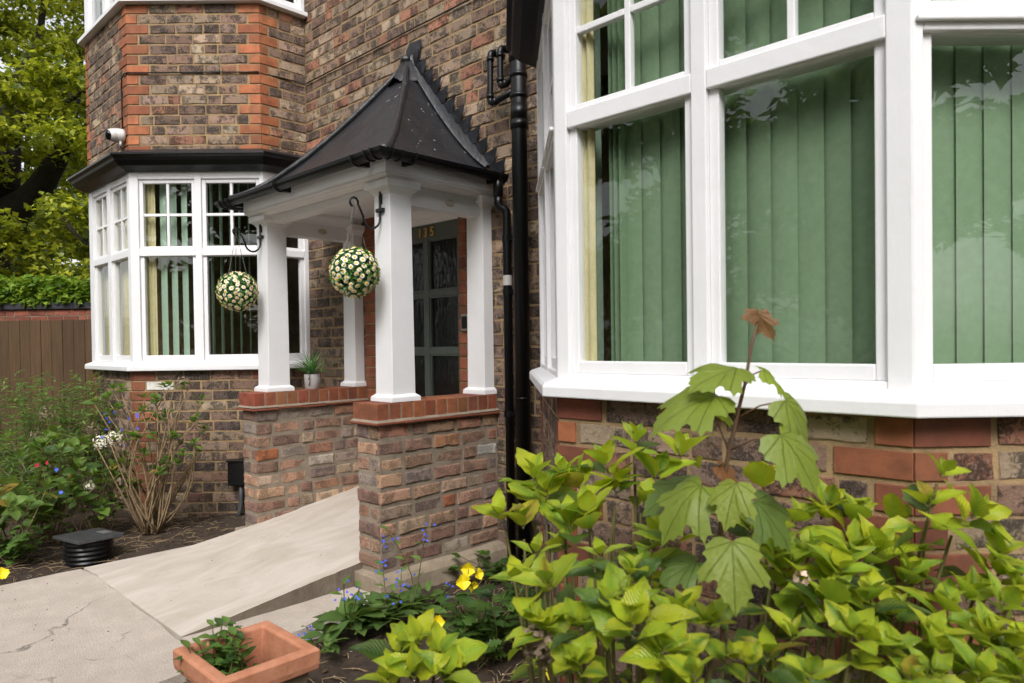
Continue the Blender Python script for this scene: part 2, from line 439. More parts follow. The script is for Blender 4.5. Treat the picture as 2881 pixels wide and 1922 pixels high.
def joined(lst, name, mats, parent, midx=None, smooth=True, stuff=True):
    """lst: (matrix, mesh, colour, key) -> one mesh with a 'tint' attribute"""
    Vs, LI, LS, LT, MI, UV, TC, SM = [], [], [], [], [], [], [], []; vo = lo = 0
    for mx, me, c, kd in lst:
        v, ls, lt, li, mi, uv = mesh_arrays(me); A = np.array(mx, 'f')
        Vs.append(v @ A[:3, :3].T + A[:3, 3]); LI.append(li + vo); LS.append(ls + lo); LT.append(lt)
        MI.append(mi if midx is None else np.full(len(ls), midx(kd), 'i')); TC.append(np.tile(np.array(c, 'f'), (len(v), 1)))
        if uv is not None: UV.append(uv)
        if smooth is None: SM.append(smooth_flags(me))
        vo += len(v); lo += len(li)
    me = bpy.data.meshes.new(name); Vs = np.concatenate(Vs); LI = np.concatenate(LI); LS = np.concatenate(LS); LT = np.concatenate(LT)
    me.vertices.add(len(Vs)); me.vertices.foreach_set('co', Vs.ravel()); me.loops.add(len(LI)); me.loops.foreach_set('vertex_index', LI)
    me.polygons.add(len(LS)); me.polygons.foreach_set('loop_start', LS); me.polygons.foreach_set('loop_total', LT)
    for m in mats: me.materials.append(m)
    me.polygons.foreach_set('material_index', np.concatenate(MI)); me.polygons.foreach_set('use_smooth', np.full(len(LS), smooth) if smooth is not None else np.concatenate(SM))
    if UV:
        l = me.uv_layers.new(name='UVMap'); l.data.foreach_set('uv', np.concatenate(UV))
    a = me.attributes.new('tint', 'FLOAT_COLOR', 'POINT'); a.data.foreach_set('color', np.concatenate(TC).ravel())
    me.update(calc_edges=True); me.validate()
    o = put(name, me, parent)
    if stuff: o['kind'] = 'stuff'
    return o
def instance(me, mx, name, parent, color=None):
    o = bpy.data.objects.new(name, me); COL.objects.link(o)
    if parent is not None: o.parent = parent; o.matrix_parent_inverse = world_of(parent).inverted()
    o.matrix_basis = mx
    if color: o.color = color
    return o
# ------------------------------------------------------------------ ground, path, ramp
def terrain(x0, x1, y0, y1, step, zf):
    nx = int((x1 - x0) / step) + 1; ny = int((y1 - y0) / step) + 1; b = MB()
    b.v = [(x0 + i * step, y0 + j * step, zf(x0 + i * step, y0 + j * step)) for j in range(ny) for i in range(nx)]
    b.f = [(j * nx + i, j * nx + i + 1, (j + 1) * nx + i + 1, (j + 1) * nx + i) for j in range(ny - 1) for i in range(nx - 1)]; b.mi = [0] * len(b.f)
    return b
t = NT('dark garden soil'); p = t.pos(); n = t.noise(p, 18, 9, .75); n2 = t.noise(p, 130, 5, .7)
col = t.mix(t.ramp(n, .35, .7), hx('#3a2e25'), hx('#5d4c3c')); col = t.mix(t.ramp(n2, .68, .74), col, hx('#94846e'))
t.set(Base_Color=col, Roughness=.97); t.bump(t.math('ADD', n, t.math('MULTIPLY', n2, .5)), .03); M['soil_m'] = t.m
t = NT('far ground'); t.set(Base_Color=t.mix(t.ramp(t.noise(t.pos(), .8, 8, .7), .4, .65), hx('#3f4a22'), hx('#4b4232')), Roughness=.95); M['far'] = t.m
b = MB(); b.add([(-220, -220, -.12), (220, -220, -.12), (220, 220, -.12), (-220, 220, -.12)], [(0, 1, 2, 3)])
tag(b.build('ground', M['far'], recalc=False), kind='structure')
def soil_z(x, y):
    z = .02 + .035 * noise.noise((x * 1.3, y * 1.3, 0)) + .020 * noise.noise((x * 7, y * 7, 3)) + .014 * noise.noise((x * 19, y * 19, 5)) + .008 * noise.noise((x * 41, y * 41, 5))
    if -4.80 < x < -2.98 and y < 2.2: z -= .10
    elif x >= -2.98 and x < -2.7: z -= .01
    return z
b = terrain(-7.0, 1.2, -.6, 3.3, .03, soil_z)
b2 = terrain(-16, 3, -6, 6.2, .4, lambda x, y: soil_z(x, y) - .06)
b.add(b2.v, b2.f)
tag(b.build('soil', M['soil_m'], smooth=True, recalc=False), kind='structure')

def concrete(name, c1, c2, c3, swirl):
    t = NT(name); p = t.pos(); n = t.noise(t.vscale(p, (1, .45, 1)) if swirl else p, 5.0 if swirl else 8, 7, .62, 1.2 if swirl else 0); f = t.noise(p, 120, 6, .75); s_ = t.noise(p, 260, 3, .6)
    col = t.mix(t.ramp(n, .36, .66), hx(c1), hx(c2))
    col = t.mix(t.math('MULTIPLY', t.ramp(f, .45, .7), .25 if swirl else .75), col, hx(c3))
    col = t.mix(t.math('MULTIPLY', t.ramp(s_, .70, .76), .3 if swirl else .8), col, hx('#5b5148'))
    if not swirl:
        v = t.n('ShaderNodeTexVoronoi', feature='DISTANCE_TO_EDGE'); v.inputs['Scale'].default_value = .85; 
        w_ = t.n('ShaderNodeVectorMath', operation='ADD'); nn = t.n('ShaderNodeTexNoise'); nn.inputs['Scale'].default_value = 4; nn.inputs['Detail'].default_value = 6; t.l(p, nn.inputs['Vector'])
        sc2 = t.n('ShaderNodeVectorMath', operation='SCALE'); sc2.inputs['Scale'].default_value = .35; t.l(nn.outputs['Color'], sc2.inputs[0]); t.l(p, w_.inputs[0]); t.l(sc2.outputs[0], w_.inputs[1]); t.l(w_.outputs[0], v.inputs['Vector'])
        cr = t.math('MULTIPLY', t.ramp(v.outputs['Distance'], 0, .007, (1, 1, 1, 1), (0, 0, 0, 1)), t.ramp(t.noise(p, 2.2, 3), .48, .62))
        col = t.mix(cr, col, hx('#6a6056'))
    t.set(Base_Color=col, Roughness=.88); t.bump(t.math('ADD', f, t.math('MULTIPLY', s_, .4)), .0015 if swirl else .009)
    return t.m
M['path'] = concrete('old concrete', '#d8cabd', '#c8baac', '#ab9e92', False)
M['ramp'] = concrete('smooth cement', '#c6bcb2', '#b3a798', '#bcb1a6', True)
M['cement'] = simple('rough cement render', '#7b6f61', '#5f564b', 10, .95, .006, 70)
M['plinth'] = simple('stained cement', '#a2937e', '#7d705f', 7, .93, .004, 60)
def slab(x0, x1, y0, y1, z0, z1, step=.12, wob=.012, bump=.004):
    nx = max(2, int((x1 - x0) / step)); ny = max(2, int((y1 - y0) / step)); b = MB(); vs = []
    for j in range(ny + 1):
        for i in range(nx + 1):
            x = x0 + (x1 - x0) * i / nx; y = y0 + (y1 - y0) * j / ny
            if i in (0, nx): x += wob * noise.noise((x * 3, y * 4, 1))
            if j in (0, ny): y += wob * noise.noise((x * 4, y * 3, 2))
            vs.append((x, y, z1 + bump * noise.noise((x * 2.5, y * 2.5, 7))))
    b.v = vs; W_ = nx + 1
    b.f = [(j * W_ + i, j * W_ + i + 1, (j + 1) * W_ + i + 1, (j + 1) * W_ + i) for j in range(ny) for i in range(nx)]
    ring = [i for i in range(nx)] + [j * W_ + nx for j in range(ny)] + [ny * W_ + i for i in range(nx, 0, -1)] + [j * W_ for j in range(ny, 0, -1)]
    o = len(b.v); b.v += [(b.v[i][0], b.v[i][1], z0) for i in ring]; m = len(ring)
    b.f += [(ring[i], o + i, o + (i + 1) % m, ring[(i + 1) % m]) for i in range(m)]; b.mi = [0] * len(b.f)
    return b
tag(slab(-4.84, -2.96, -4, 1.235, -.1, .05, wob=.03).build('path', M['path'], smooth=False), kind='structure')
tag(slab(-3.34, -3.02, 1.25, 2.15, -.1, .052, wob=.02).build('path', M['path']), kind='structure')
tag(slab(-4.86, -4.575, 1.25, 2.19, -.1, .048, wob=.02).build('path', M['ramp']), kind='structure')
# the cement ramp: rises from the path to the door sill, its side face showing on the garden side
def ramp_z(y): return .055 + (y - 1.24) * (.120 / .97) if y < 2.21 else .175 + (y - 2.21) * (.15 / .89)
b = MB(); ys = [1.24 + i * (3.24 - 1.24) / 60 for i in range(61)]
for y in ys:
    xl, xr = (-4.58, -3.335) if y < 2.215 else (-4.57, -3.36)
    w1 = .012 * noise.noise((0, y * 3, 4)); w2 = .008 * noise.noise((3, y * 3, 4)) + .007 * noise.noise((5, y * 17, 4))
    for i in range(9):
        x = xl + w1 + (xr + w2 - xl - w1) * i / 8; b.v.append((x, y, ramp_z(y) + .003 * noise.noise((x * 3, y * 3, 9))))
    b.v += [(xr + w2 + .012, y, -.05), (xl + w1, y, -.05)]
for j in range(60):
    o, q = j * 11, (j + 1) * 11
    for i in range(8): b.f.append((o + i, o + i + 1, q + i + 1, q + i)); b.mi.append(0)
    b.f.append((o + 8, o + 9, q + 9, q + 8)); b.mi.append(1)
    b.f.append((o + 10, o, q, q + 10)); b.mi.append(1)
b.f.append(tuple(range(9)) + (9, 10)); b.mi.append(0)
tag(b.build('ramp', [M['ramp'], M['cement']], recalc=False), kind='structure')

# ------------------------------------------------------------------ the house
YW = 3.1
L0, LF, FR, RW = (-7.22, 1.95), (-6.14, 1.95), (-5.39, 2.70), (-5.39, YW)      # bay beyond the porch
AW, A0, AB, BC, C1, CW = (-2.41, YW), (-2.41, 2.68), (-1.612, 1.882), (-.494, 1.882), (.30, 2.676), (.30, YW)
LB = (-7.97, 2.70)
Z_SILL, Z_HEAD, Z_ROOF, Z_UP = 1.19, 2.78, 2.94, 4.11
house = thing('brick_house', 'old brown brick house with red brick corners and white bay windows', 'house', (-4, YW, 0))
def core(name, line, z0, z1, mat, back=.10, face=-.005):
    b = MB(); b.sweep(line, [(face, z0), (face, z1), (-back, z1), (-back, z0)]); return b.build(name, mat, house)
BW = Brickwork()
walls = {}
walls['lb'] = core('bay_wall', [LB, L0, LF, FR, RW], -.1, Z_SILL + .01, M['mortar'])
walls['ub'] = core('bay_wall', [LB, L0, LF, FR, RW], Z_HEAD + .02, Z_UP, M['mortar'])
walls['rb'] = core('bay_wall', [AW, A0, AB, BC, C1, CW], -.1, Z_SILL + .01, M['mortar'])
b = MB(); P = Panel((-5.6, YW), (4.5, YW))
DX0, DX1, DZ = -4.44, -3.50, 2.36
def mseg(x0, x1, z0, z1): b.box(x0, x1, YW + .005, YW + .25, z0, z1)
mseg(-5.41, DX0, -.1, DZ); mseg(DX1, -2.40, -.1, DZ); mseg(-5.41, -2.40, DZ, 5.4); mseg(.29, 4.5, -.1, 5.4); mseg(-2.40, .29, Z_ROOF, 5.4)
walls['main'] = b.build('main_wall', M['mortar'], house)
def panel_rect(p0, p1, z0, z1, w, **k): P = Panel(p0, p1); BW.rect(P, 0, P.w, z0, z1, w, **k)
Q1, Q2 = (.185, .10), (.10, .185)
# bay by the fence, below and above its window
panel_rect(L0, LF, -.04, Z_SILL, 'lb', ql=(.12, .06), qr=(.10, .06), qpal=REDDARK, pal=SOOTY + OLD[:3], seed=11)
panel_rect(LF, FR, -.04, Z_SILL, 'lb', ql=Q2, qr=(.06, .12), qpal=REDDARK, pal=SOOTY + OLD[:4], phase=1, seed=12)
panel_rect(FR, RW, -.04, Z_SILL, 'lb', pal=SOOTY, seed=13)
panel_rect(L0, LF, Z_ROOF - .03, Z_UP, 'ub', ql=(.10, .05), qr=Q2, phase=0, pal=OLD + SOOTY[:3], seed=14)
panel_rect(LF, FR, Z_ROOF - .03, Z_UP, 'ub', ql=Q1, qr=Q1, phase=0, pal=OLD + SOOTY[:4], seed=15)
panel_rect(FR, RW, Z_ROOF - .03, Z_UP, 'ub', ql=(.075, .16), phase=0, pal=OLD + SOOTY[:3], seed=16)
# wall behind the porch
def xrect(x0, x1, z0, z1, **k): P = Panel((x0, YW), (x1, YW)); BW.rect(P, 0, P.w, z0, z1, 'main', **k)
xrect(-5.39, -4.58, -.04, 2.42, pal=SOOTY, seed=21)
xrect(-5.39, -2.41, 2.42, 5.37, pal=OLD, seed=22)
xrect(-2.41, .30, 2.96, 5.37, pal=OLD, seed=24)
xrect(-3.42, -2.41, -.04, 2.42, pal=SOOTY + OLD[3:6], seed=23)
for k in range(29):
    z = .14 + (k + .5) * .082
    for x0, x1, rr in ((-4.58, DX0, 1), (DX1, -3.42, 2)):
        P = Panel((x0, YW), (x1, YW)); BW.brick(P, .004, P.w - .003, z, .071, 'red', random.choice(REDDARK), 'main', .003)
# shrub-side bay
panel_rect(A0, AB, -.04, Z_SILL, 'rb', ql=(.11, .06), qr=(.07, .12), qpal=REDDARK, pal=OLD, seed=31)
panel_rect(AB, BC, -.04, Z_SILL, 'rb', ql=(.20, .09), qr=(.10, .20), qpal=REDDARK + RED[:1], pal=OLD, phase=0, seed=32)
panel_rect(BC, C1, -.04, Z_SILL, 'rb', ql=(.20, .095), qr=(.1, .2), qpal=REDDARK + RED[:1], pal=OLD, phase=0, seed=33)
# one pale painted brick on the fence-side bay's corner
for i, it in enumerate(BW.items):
    if it[4] == 'lb' and it[3] == 'old' and abs(it[5].z - 1.05) < .03 and (it[5] - V(-6.0, 2.09, 1.05)).length < .13:
        BW.items[i] = it[:2] + ((.75, .72, .66, 1), 'red') + it[4:]; BW.items[i] = (it[0], random.choice(variants('red')['S']), (.75, .72, .66, 1), 'red') + it[4:]; break

# ---- bay windows: posts, heads, sills, casements with panes and glazing bars
def casement(P, s0, s1, z0, z1, bars, split=None):
    """one light: stiles and rails as the frame, panes behind, thin glazing bars between them"""
    w_ = .032; b = MB()
    b.pbox(P, s0 - w_, s0, -.055, -.018, z0 - w_ * 1.3, z1 + w_); b.pbox(P, s1, s1 + w_, -.055, -.018, z0 - w_ * 1.3, z1 + w_)
    b.pbox(P, s0, s1, -.055, -.018, z0 - w_ * 1.3, z0); b.pbox(P, s0, s1, -.055, -.018, z1, z1 + w_)
    o = b.build('window', M['white'], house, bevel=.004)
    nx, nz = bars; t_ = .011
    for i in range(1, nx):
        x = s0 + (s1 - s0) * i / nx; b = MB(); b.pbox(P, x - t_, x + t_, -.05, -.024, z0, z1); b.build('glazing_bar', M['white'], o, bevel=.003)
    for k in range(1, nz):
        z = z0 + (z1 - z0) * k / nz
        for i in range(nx):
            xa = s0 + (s1 - s0) * i / nx + (t_ if i else 0); xb = s0 + (s1 - s0) * (i + 1) / nx - (t_ if i < nx - 1 else 0)
            b = MB(); b.pbox(P, xa, xb, -.05, -.024, z - t_, z + t_); b.build('glazing_bar', M['white'], o, bevel=.003)
    for i in range(nx):
        for k in range(nz):
            xa = s0 + (s1 - s0) * i / nx; xb = s0 + (s1 - s0) * (i + 1) / nx; za = z0 + (z1 - z0) * k / nz; zb = z0 + (z1 - z0) * (k + 1) / nz
            a, c = P.pt(xa, -.040), P.pt(xb, -.040); b = MB(); b.add([(*a, za), (*c, za), (*c, zb), (*a, zb)], [(0, 1, 2, 3)])
            b.build('pane', M['glass'], o, recalc=False)
def bay_side(P, lights, zs, upper_bars=(2, 2), e0=.0, e1=.0, drip=False):
    """lights: (s0, s1) clear openings; zs: sill, pane bottom, transom bottom, transom top, pane top, head"""
    z0, za, zb, zc, zd, z1 = zs; w_ = .032
    edges = [e0] + [q for a, b_ in lights for q in (a - w_, b_ + w_)] + [P.w - e1]
    for i in range(0, len(edges), 2):
        if edges[i + 1] - edges[i] > .004:
            b = MB(); b.pbox(P, edges[i], edges[i + 1], -.10, .0, z0 + .02, z1); b.build('window_post', M['white'], house, bevel=.003)
    for a, b_ in lights:
        a -= w_; b_ += w_
        b = MB(); b.pbox(P, a, b_, -.10, -.003, z0 + .02, za - w_ * 1.3); b.build('bottom_rail', M['white'], house, bevel=.004)
        b = MB(); b.pbox(P, a, b_, -.10, -.001, zb + .003, zc - .021); o = b.build('transom', M['white'], house, bevel=.004)
        if drip: b = MB(); b.pbox(P, a - .02, b_ + .02, -.001, .014, zb + .022, zb + .036); b.build('drip_bead', M['white'], o, bevel=.004)
        b = MB(); b.pbox(P, a, b_, -.10, -.003, zd + w_, z1); b.build('window_head', M['white'], house, bevel=.004)
        casement(P, a + w_, b_ - w_, za, zb, (1, 1)); casement(P, a + w_, b_ - w_, zc, zd, upper_bars)
ZS = (Z_SILL, 1.312, 2.105, 2.187, 2.69, Z_HEAD)
pL, pF, pRr = Panel(L0, LF), Panel(LF, FR), Panel(FR, RW)
bay_side(pL, [(.14, .475), (.62, .985)], ZS)
bay_side(pF, [(.10, .485), (.60, 1.00)], ZS)
bay_side(pRr, [(.10, .33)], ZS, upper_bars=(1, 2))
pA, pB, pC = Panel(A0, AB), Panel(AB, BC), Panel(BC, C1)
bay_side(pA, [(.10, .48), (.60, 1.03)], ZS, drip=True)
bay_side(pB, [(.084, .498), (.610, 1.028)], ZS)
bay_side(pC, [(.06, .47), (.59, 1.03)], ZS, drip=True)
sill_prof = [(-.10, Z_SILL), (.055, Z_SILL), (.055, Z_SILL + .036), (.046, Z_SILL + .046), (.0, Z_SILL + .062), (-.10, Z_SILL + .062)]
for ln in ([LB, L0, LF, FR, RW], [AW, A0, AB, BC, C1, CW]):
    b = MB(); b.sweep(ln, sill_prof); b.build('window_sill', M['white'], house, bevel=.004)
gut = [(-.05, Z_ROOF), (.0, Z_ROOF - .005), (.085, Z_ROOF - .035), (.15, Z_ROOF - .04), (.152, Z_ROOF - .06), (.128, Z_ROOF - .075), (.12, Z_ROOF - .095), (.085, Z_ROOF - .13), (.035, Z_HEAD + .005), (.02, Z_HEAD - .004), (-.05, Z_HEAD - .004)]
for ln in ([LB, L0, LF, FR, RW], [AW, A0, AB, BC, C1, CW]):
    b = MB(); b.sweep(ln, gut); b.build('bay_roof_gutter', M['black'], house, bevel=.004)
b = MB(); b.sweep([LB, L0, LF, FR, RW], [(-.0, Z_ROOF + .018), (.012, Z_ROOF + .012), (.08, Z_ROOF - .028), (.08, Z_ROOF - .034), (.0, Z_ROOF - .01)]); b.build('lead_apron', M['lead'], house)
# upstairs window over the fence-side bay
up = [(-.10, Z_UP), (.055, Z_UP), (.055, Z_UP + .035), (.0, Z_UP + .05), (-.10, Z_UP + .05)]
b = MB(); b.sweep([LB, L0, LF, FR, RW], up); b.build('window_sill', M['white'], house, bevel=.004)
ZU = (Z_UP, 4.22, 4.95, 5.02, 5.4, 5.5)
bay_side(pL, [(.14, .475), (.62, .985)], ZU, upper_bars=(1, 1)); bay_side(pF, [(.10, .485), (.60, .985)], ZU, upper_bars=(1, 1)); bay_side(pRr, [(.10, .33)], ZU, upper_bars=(1, 1))
# rooms behind the glass
def room(x0, x1, y0, y1, z0, z1):
    b = MB(); b.box(x0, x1, y0, y1, z0, z1); o = b.build('room_wall', M['room'], house, recalc=False); return o
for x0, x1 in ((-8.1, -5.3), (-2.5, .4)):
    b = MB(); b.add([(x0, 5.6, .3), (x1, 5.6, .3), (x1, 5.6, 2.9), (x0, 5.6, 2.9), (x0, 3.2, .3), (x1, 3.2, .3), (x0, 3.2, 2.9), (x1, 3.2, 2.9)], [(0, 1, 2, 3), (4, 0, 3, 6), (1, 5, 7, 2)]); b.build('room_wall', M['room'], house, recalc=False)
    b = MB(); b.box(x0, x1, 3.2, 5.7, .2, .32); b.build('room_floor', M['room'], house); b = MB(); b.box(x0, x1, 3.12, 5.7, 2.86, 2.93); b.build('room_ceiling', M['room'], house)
def bay_cover(line, z0, z1, name, mat):
    b = MB(); n_ = len(line); b.add([(*q, z) for z in (z0, z1) for q in line], [tuple(range(n_)), tuple(range(2 * n_ - 1, n_ - 1, -1))] + [(i, (i + 1) % n_, n_ + (i + 1) % n_, n_ + i) for i in range(n_)]); return b.build(name, mat, house)
bay_cover([LB, L0, LF, FR, RW, (-7.97, YW)], Z_HEAD + .02, Z_HEAD + .06, 'bay_ceiling', M['room'])
bay_cover([AW, A0, AB, BC, C1, CW], Z_HEAD + .02, Z_ROOF - .02, 'bay_ceiling', M['room'])
bay_cover([LB, L0, LF, FR, RW, (-7.97, YW)], 5.5, 5.6, 'bay_ceiling', M['room'])
bay_cover([LB, (-7.2, 2.0), (-6.16, 2.0), (-5.5, 2.7), (-5.5, YW), (-7.97, YW)], 4.0, 4.08, 'bay_ceiling', M['room'])
b = MB(); b.box(-7.97, -7.8, 2.7, 5.9, -.1, 5.5); b.build('flank_wall', M['mortar'], house)
bay_cover([LB, (-7.2, 2.06), (-6.18, 2.06), (-5.5, 2.74), (-5.5, YW + .1), (-7.97, YW + .1)], 1.0, 1.1, 'bay_seat', M['room'])
bay_cover([(-2.3, YW + .1), (-2.3, 2.74), (-1.57, 1.99), (-.54, 1.99), (.2, 2.73), (.2, YW + .1)], 1.0, 1.1, 'bay_seat', M['room'])
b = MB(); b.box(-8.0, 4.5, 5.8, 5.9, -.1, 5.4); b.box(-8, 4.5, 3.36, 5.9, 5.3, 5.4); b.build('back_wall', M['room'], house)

# ---- vertical blinds
def blind(P, s0, s1, off, ang, pitch, wid, mat, label, z0=1.30, z1=2.74, cat='blind', spread=0, seed=5, grp=None, turned=0):
    rnd = random.Random(seed); c = P.p3((s0 + s1) / 2, -off, z1)
    e = thing('vertical_blind', label, cat, c, grp)
    b = MB(); b.pbox(P, s0, s1, -off - .02, -off + .02, z1, z1 + .03); b.build('headrail', M['white'], e)
    n_ = 0; x = s0 + pitch / 2
    while x < s1 - .01:
        a = R((ang if n_ >= turned else 84) + rnd.uniform(-spread, spread)); n_ += 1; step = pitch if n_ > turned else .022; h = wid / 2; d = math.cos(a) * h; q = math.sin(a) * h; b = MB(); vs = []
        for k in range(5):
            u_ = -1 + k * .5; bow = .004 * (1 - u_ * u_)
            for z in (z0, z1): vs.append((*P.pt(x + d * u_ + bow * math.sin(a), -off + q * u_ + bow * math.cos(a)), z))
        b.add(vs, [(2 * k, 2 * k + 2, 2 * k + 3, 2 * k + 1) for k in range(4)]); b.build('slat', mat, e, smooth=True, recalc=False); x += step
blind(pB, .125, pB.w * .5 - .02, .13, 9, .074, .089, M['blind'], 'closed green vertical blind behind the front pane beside the canted corner of the shrub-side bay', spread=4, seed=1, turned=3)
blind(pB, pB.w * .5 + .0, pB.w - .03, .14, 9, .074, .089, M['blind'], 'closed green vertical blind behind the wide front pane over the maple sapling', spread=5, seed=2)
blind(pC, .05, pC.w - .05, .14, -7, .074, .089, M['blind'], 'closed green vertical blind in the window past the shrub-side bay front', spread=4, seed=3)
blind(pA, .03, pA.w - .05, .14, 60, .076, .089, M['blind_pale'], 'half open pale vertical blind in the bay side facing the porch', spread=5, seed=4)
blind(pF, .16, .52, .13, 22, .086, .072, M['blind_pale'], 'half turned pale green blind in fence-side bay beside the cream curtain', spread=12, seed=5)
blind(pF, .56, 1.02, .13, 84, .075, .075, M['blind_pale'], 'fully turned vertical blind of thin lines in fence-side bay behind the flower ball', spread=5, seed=6)
blind(pL, .12, pL.w - .12, .15, 35, .07, .075, M['blind_pale'], 'pale blind in the fence-side bay front under the security camera', spread=14, seed=8)
# cream curtains at the bay corners
def curtain(P, s0, s1, off, label, n_=7):
    b = MB(); vs = []; m = n_ * 4
    for k in range(m + 1):
        x = s0 + (s1 - s0) * k / m; o = -off + .012 * math.sin(k * math.pi / 2)
        for z in (1.28, 2.74): vs.append((*P.pt(x, o), z))
    b.add(vs, [(2 * k, 2 * k + 2, 2 * k + 3, 2 * k + 1) for k in range(m)]); o = b.build('curtain', M['cream'], smooth=True, recalc=False)
    tag(o, label, 'curtain')
curtain(pF, .06, .155, .10, 'cream curtain gathered beside the half turned blind in fence-side bay', 3)
curtain(pL, .13, .40, .10, 'cream curtain in the fence-side bay window pane nearest the fence', 4)
curtain(pL, .60, .86, .10, 'cream curtain in the fence-side bay pane next to its corner post', 4)
curtain(pB, .07, .128, .062, 'narrow cream curtain edge in shrub-side bay beside corner post', 2)

# ---- door
DY = 3.25
door = MB(); dx0, dx1, dz0, dz1 = -4.43, -3.637, .34, 2.235
st = .085; cx = -4.022
door.box(dx0, dx0 + st, DY, DY + .045, dz0, dz1); door.box(dx1 - .04 - st * .0, dx1, DY, DY + .045, dz0, dz1)
RAILS = [(2.122, 2.235), (1.715, 1.755), (1.302, 1.342), (.89, .93), (dz0, .56)]
for a, c in RAILS: door.box(dx0 + st, dx1 - .04, DY + .002, DY + .043, a, c)
door.box(cx - .028, cx + .028, DY + .001, DY + .044, dz0, 2.13)
d_o = door.build('front_door', M['door'], house, bevel=.004, label='sage green front door with brass numbers and rippled glass panes')
zz = [2.122, 1.755, 1.715, 1.342, 1.302, .93, .89, .56]
for xa, xb in ((dx0 + st, cx - .028), (cx + .028, dx1 - .04)):
    for k in range(0, 8, 2):
        b = MB(); b.add([(xa, DY + .025, zz[k + 1]), (xb, DY + .025, zz[k + 1]), (xb, DY + .025, zz[k]), (xa, DY + .025, zz[k])], [(0, 1, 2, 3)]); b.build('pane', M['rippled'], d_o, recalc=False)
        b = MB()
        for (x0_, x1_, z0_, z1_) in ((xa, xa + .012, zz[k + 1], zz[k]), (xb - .012, xb, zz[k + 1], zz[k]), (xa + .012, xb - .012, zz[k] - .012, zz[k]), (xa + .012, xb - .012, zz[k + 1], zz[k + 1] + .012)): b.box(x0_, x1_, DY + .008, DY + .024, z0_, z1_)
        b.build('glazing_bead', M['door'], d_o)
b = MB(); b.box(dx1 - .035, dx1 - .003, DY - .004, DY, .82, 1.44); b.build('push_plate', simple('old brass', '#6d5c3a', None, rough=.4, Metallic=.6), d_o)
dg_objs = []
for ch, px in (('1', 978), ('3', 1008.5), ('5', 1031)):
    cu = bpy.data.curves.new('digit', 'FONT'); cu.body = ch; cu.size = .092; cu.extrude = .004; cu.offset = .0012; cu.align_x = 'CENTER'
    o = bpy.data.objects.new('number_digit', cu); COL.objects.link(o); dg_objs.append(o)
bpy.context.view_layer.update(); dgr = bpy.context.evaluated_depsgraph_get()
for o, X in zip(dg_objs, (-4.078, -4.012, -3.940)):
    me = bpy.data.meshes.new_from_object(o.evaluated_get(dgr)); me.materials.clear(); me.materials.append(M['gold'])
    n_ = put('number_digit', me, d_o); n_.matrix_basis = Matrix.Translation((X, DY - .005, 2.148)) @ Matrix.Rotation(R(90), 4, 'X')
for o in dg_objs: bpy.data.objects.remove(o)
b = MB(); b.box(DX0, dx0, DY - .02, DY + .06, .3, dz1); b.box(dx1, DX1 + .0, DY - .02, DY + .06, .3, dz1); b.box(DX0, DX1, DY - .02, DY + .06, dz1, DZ); b.box(DX0, DX1, DY - .04, DY - .02, dz1 + .03, DZ - .02)
b.build('door_frame', M['white'], house, bevel=.004)
b = MB(); b.box(DX0, DX1, DY + .06, DY + .9, .2, .33); b.box(DX0 - .5, DX1 + .5, DY + .9, DY + 1, .3, 2.5); b.box(DX0 - .5, DX0 - .4, DY + .08, DY + .9, .3, 2.5); b.box(DX1 + .4, DX1 + .5, DY + .08, DY + .9, .3, 2.5); b.build('hallway', M['room'], house)
# reveals of the door opening in red brick
for x, d in ((DX0, 1), (DX1, -1)):
    for k in range(26):
        P = Panel((x, YW + .004), (x, DY - .02)) if d > 0 else Panel((x, DY - .02), (x, YW + .004))
        b_z = .30 + (k + .5) * .079
        BW.brick(P, .004, P.w - .004, b_z, .068, 'red', random.choice(REDDARK), 'main', .002)
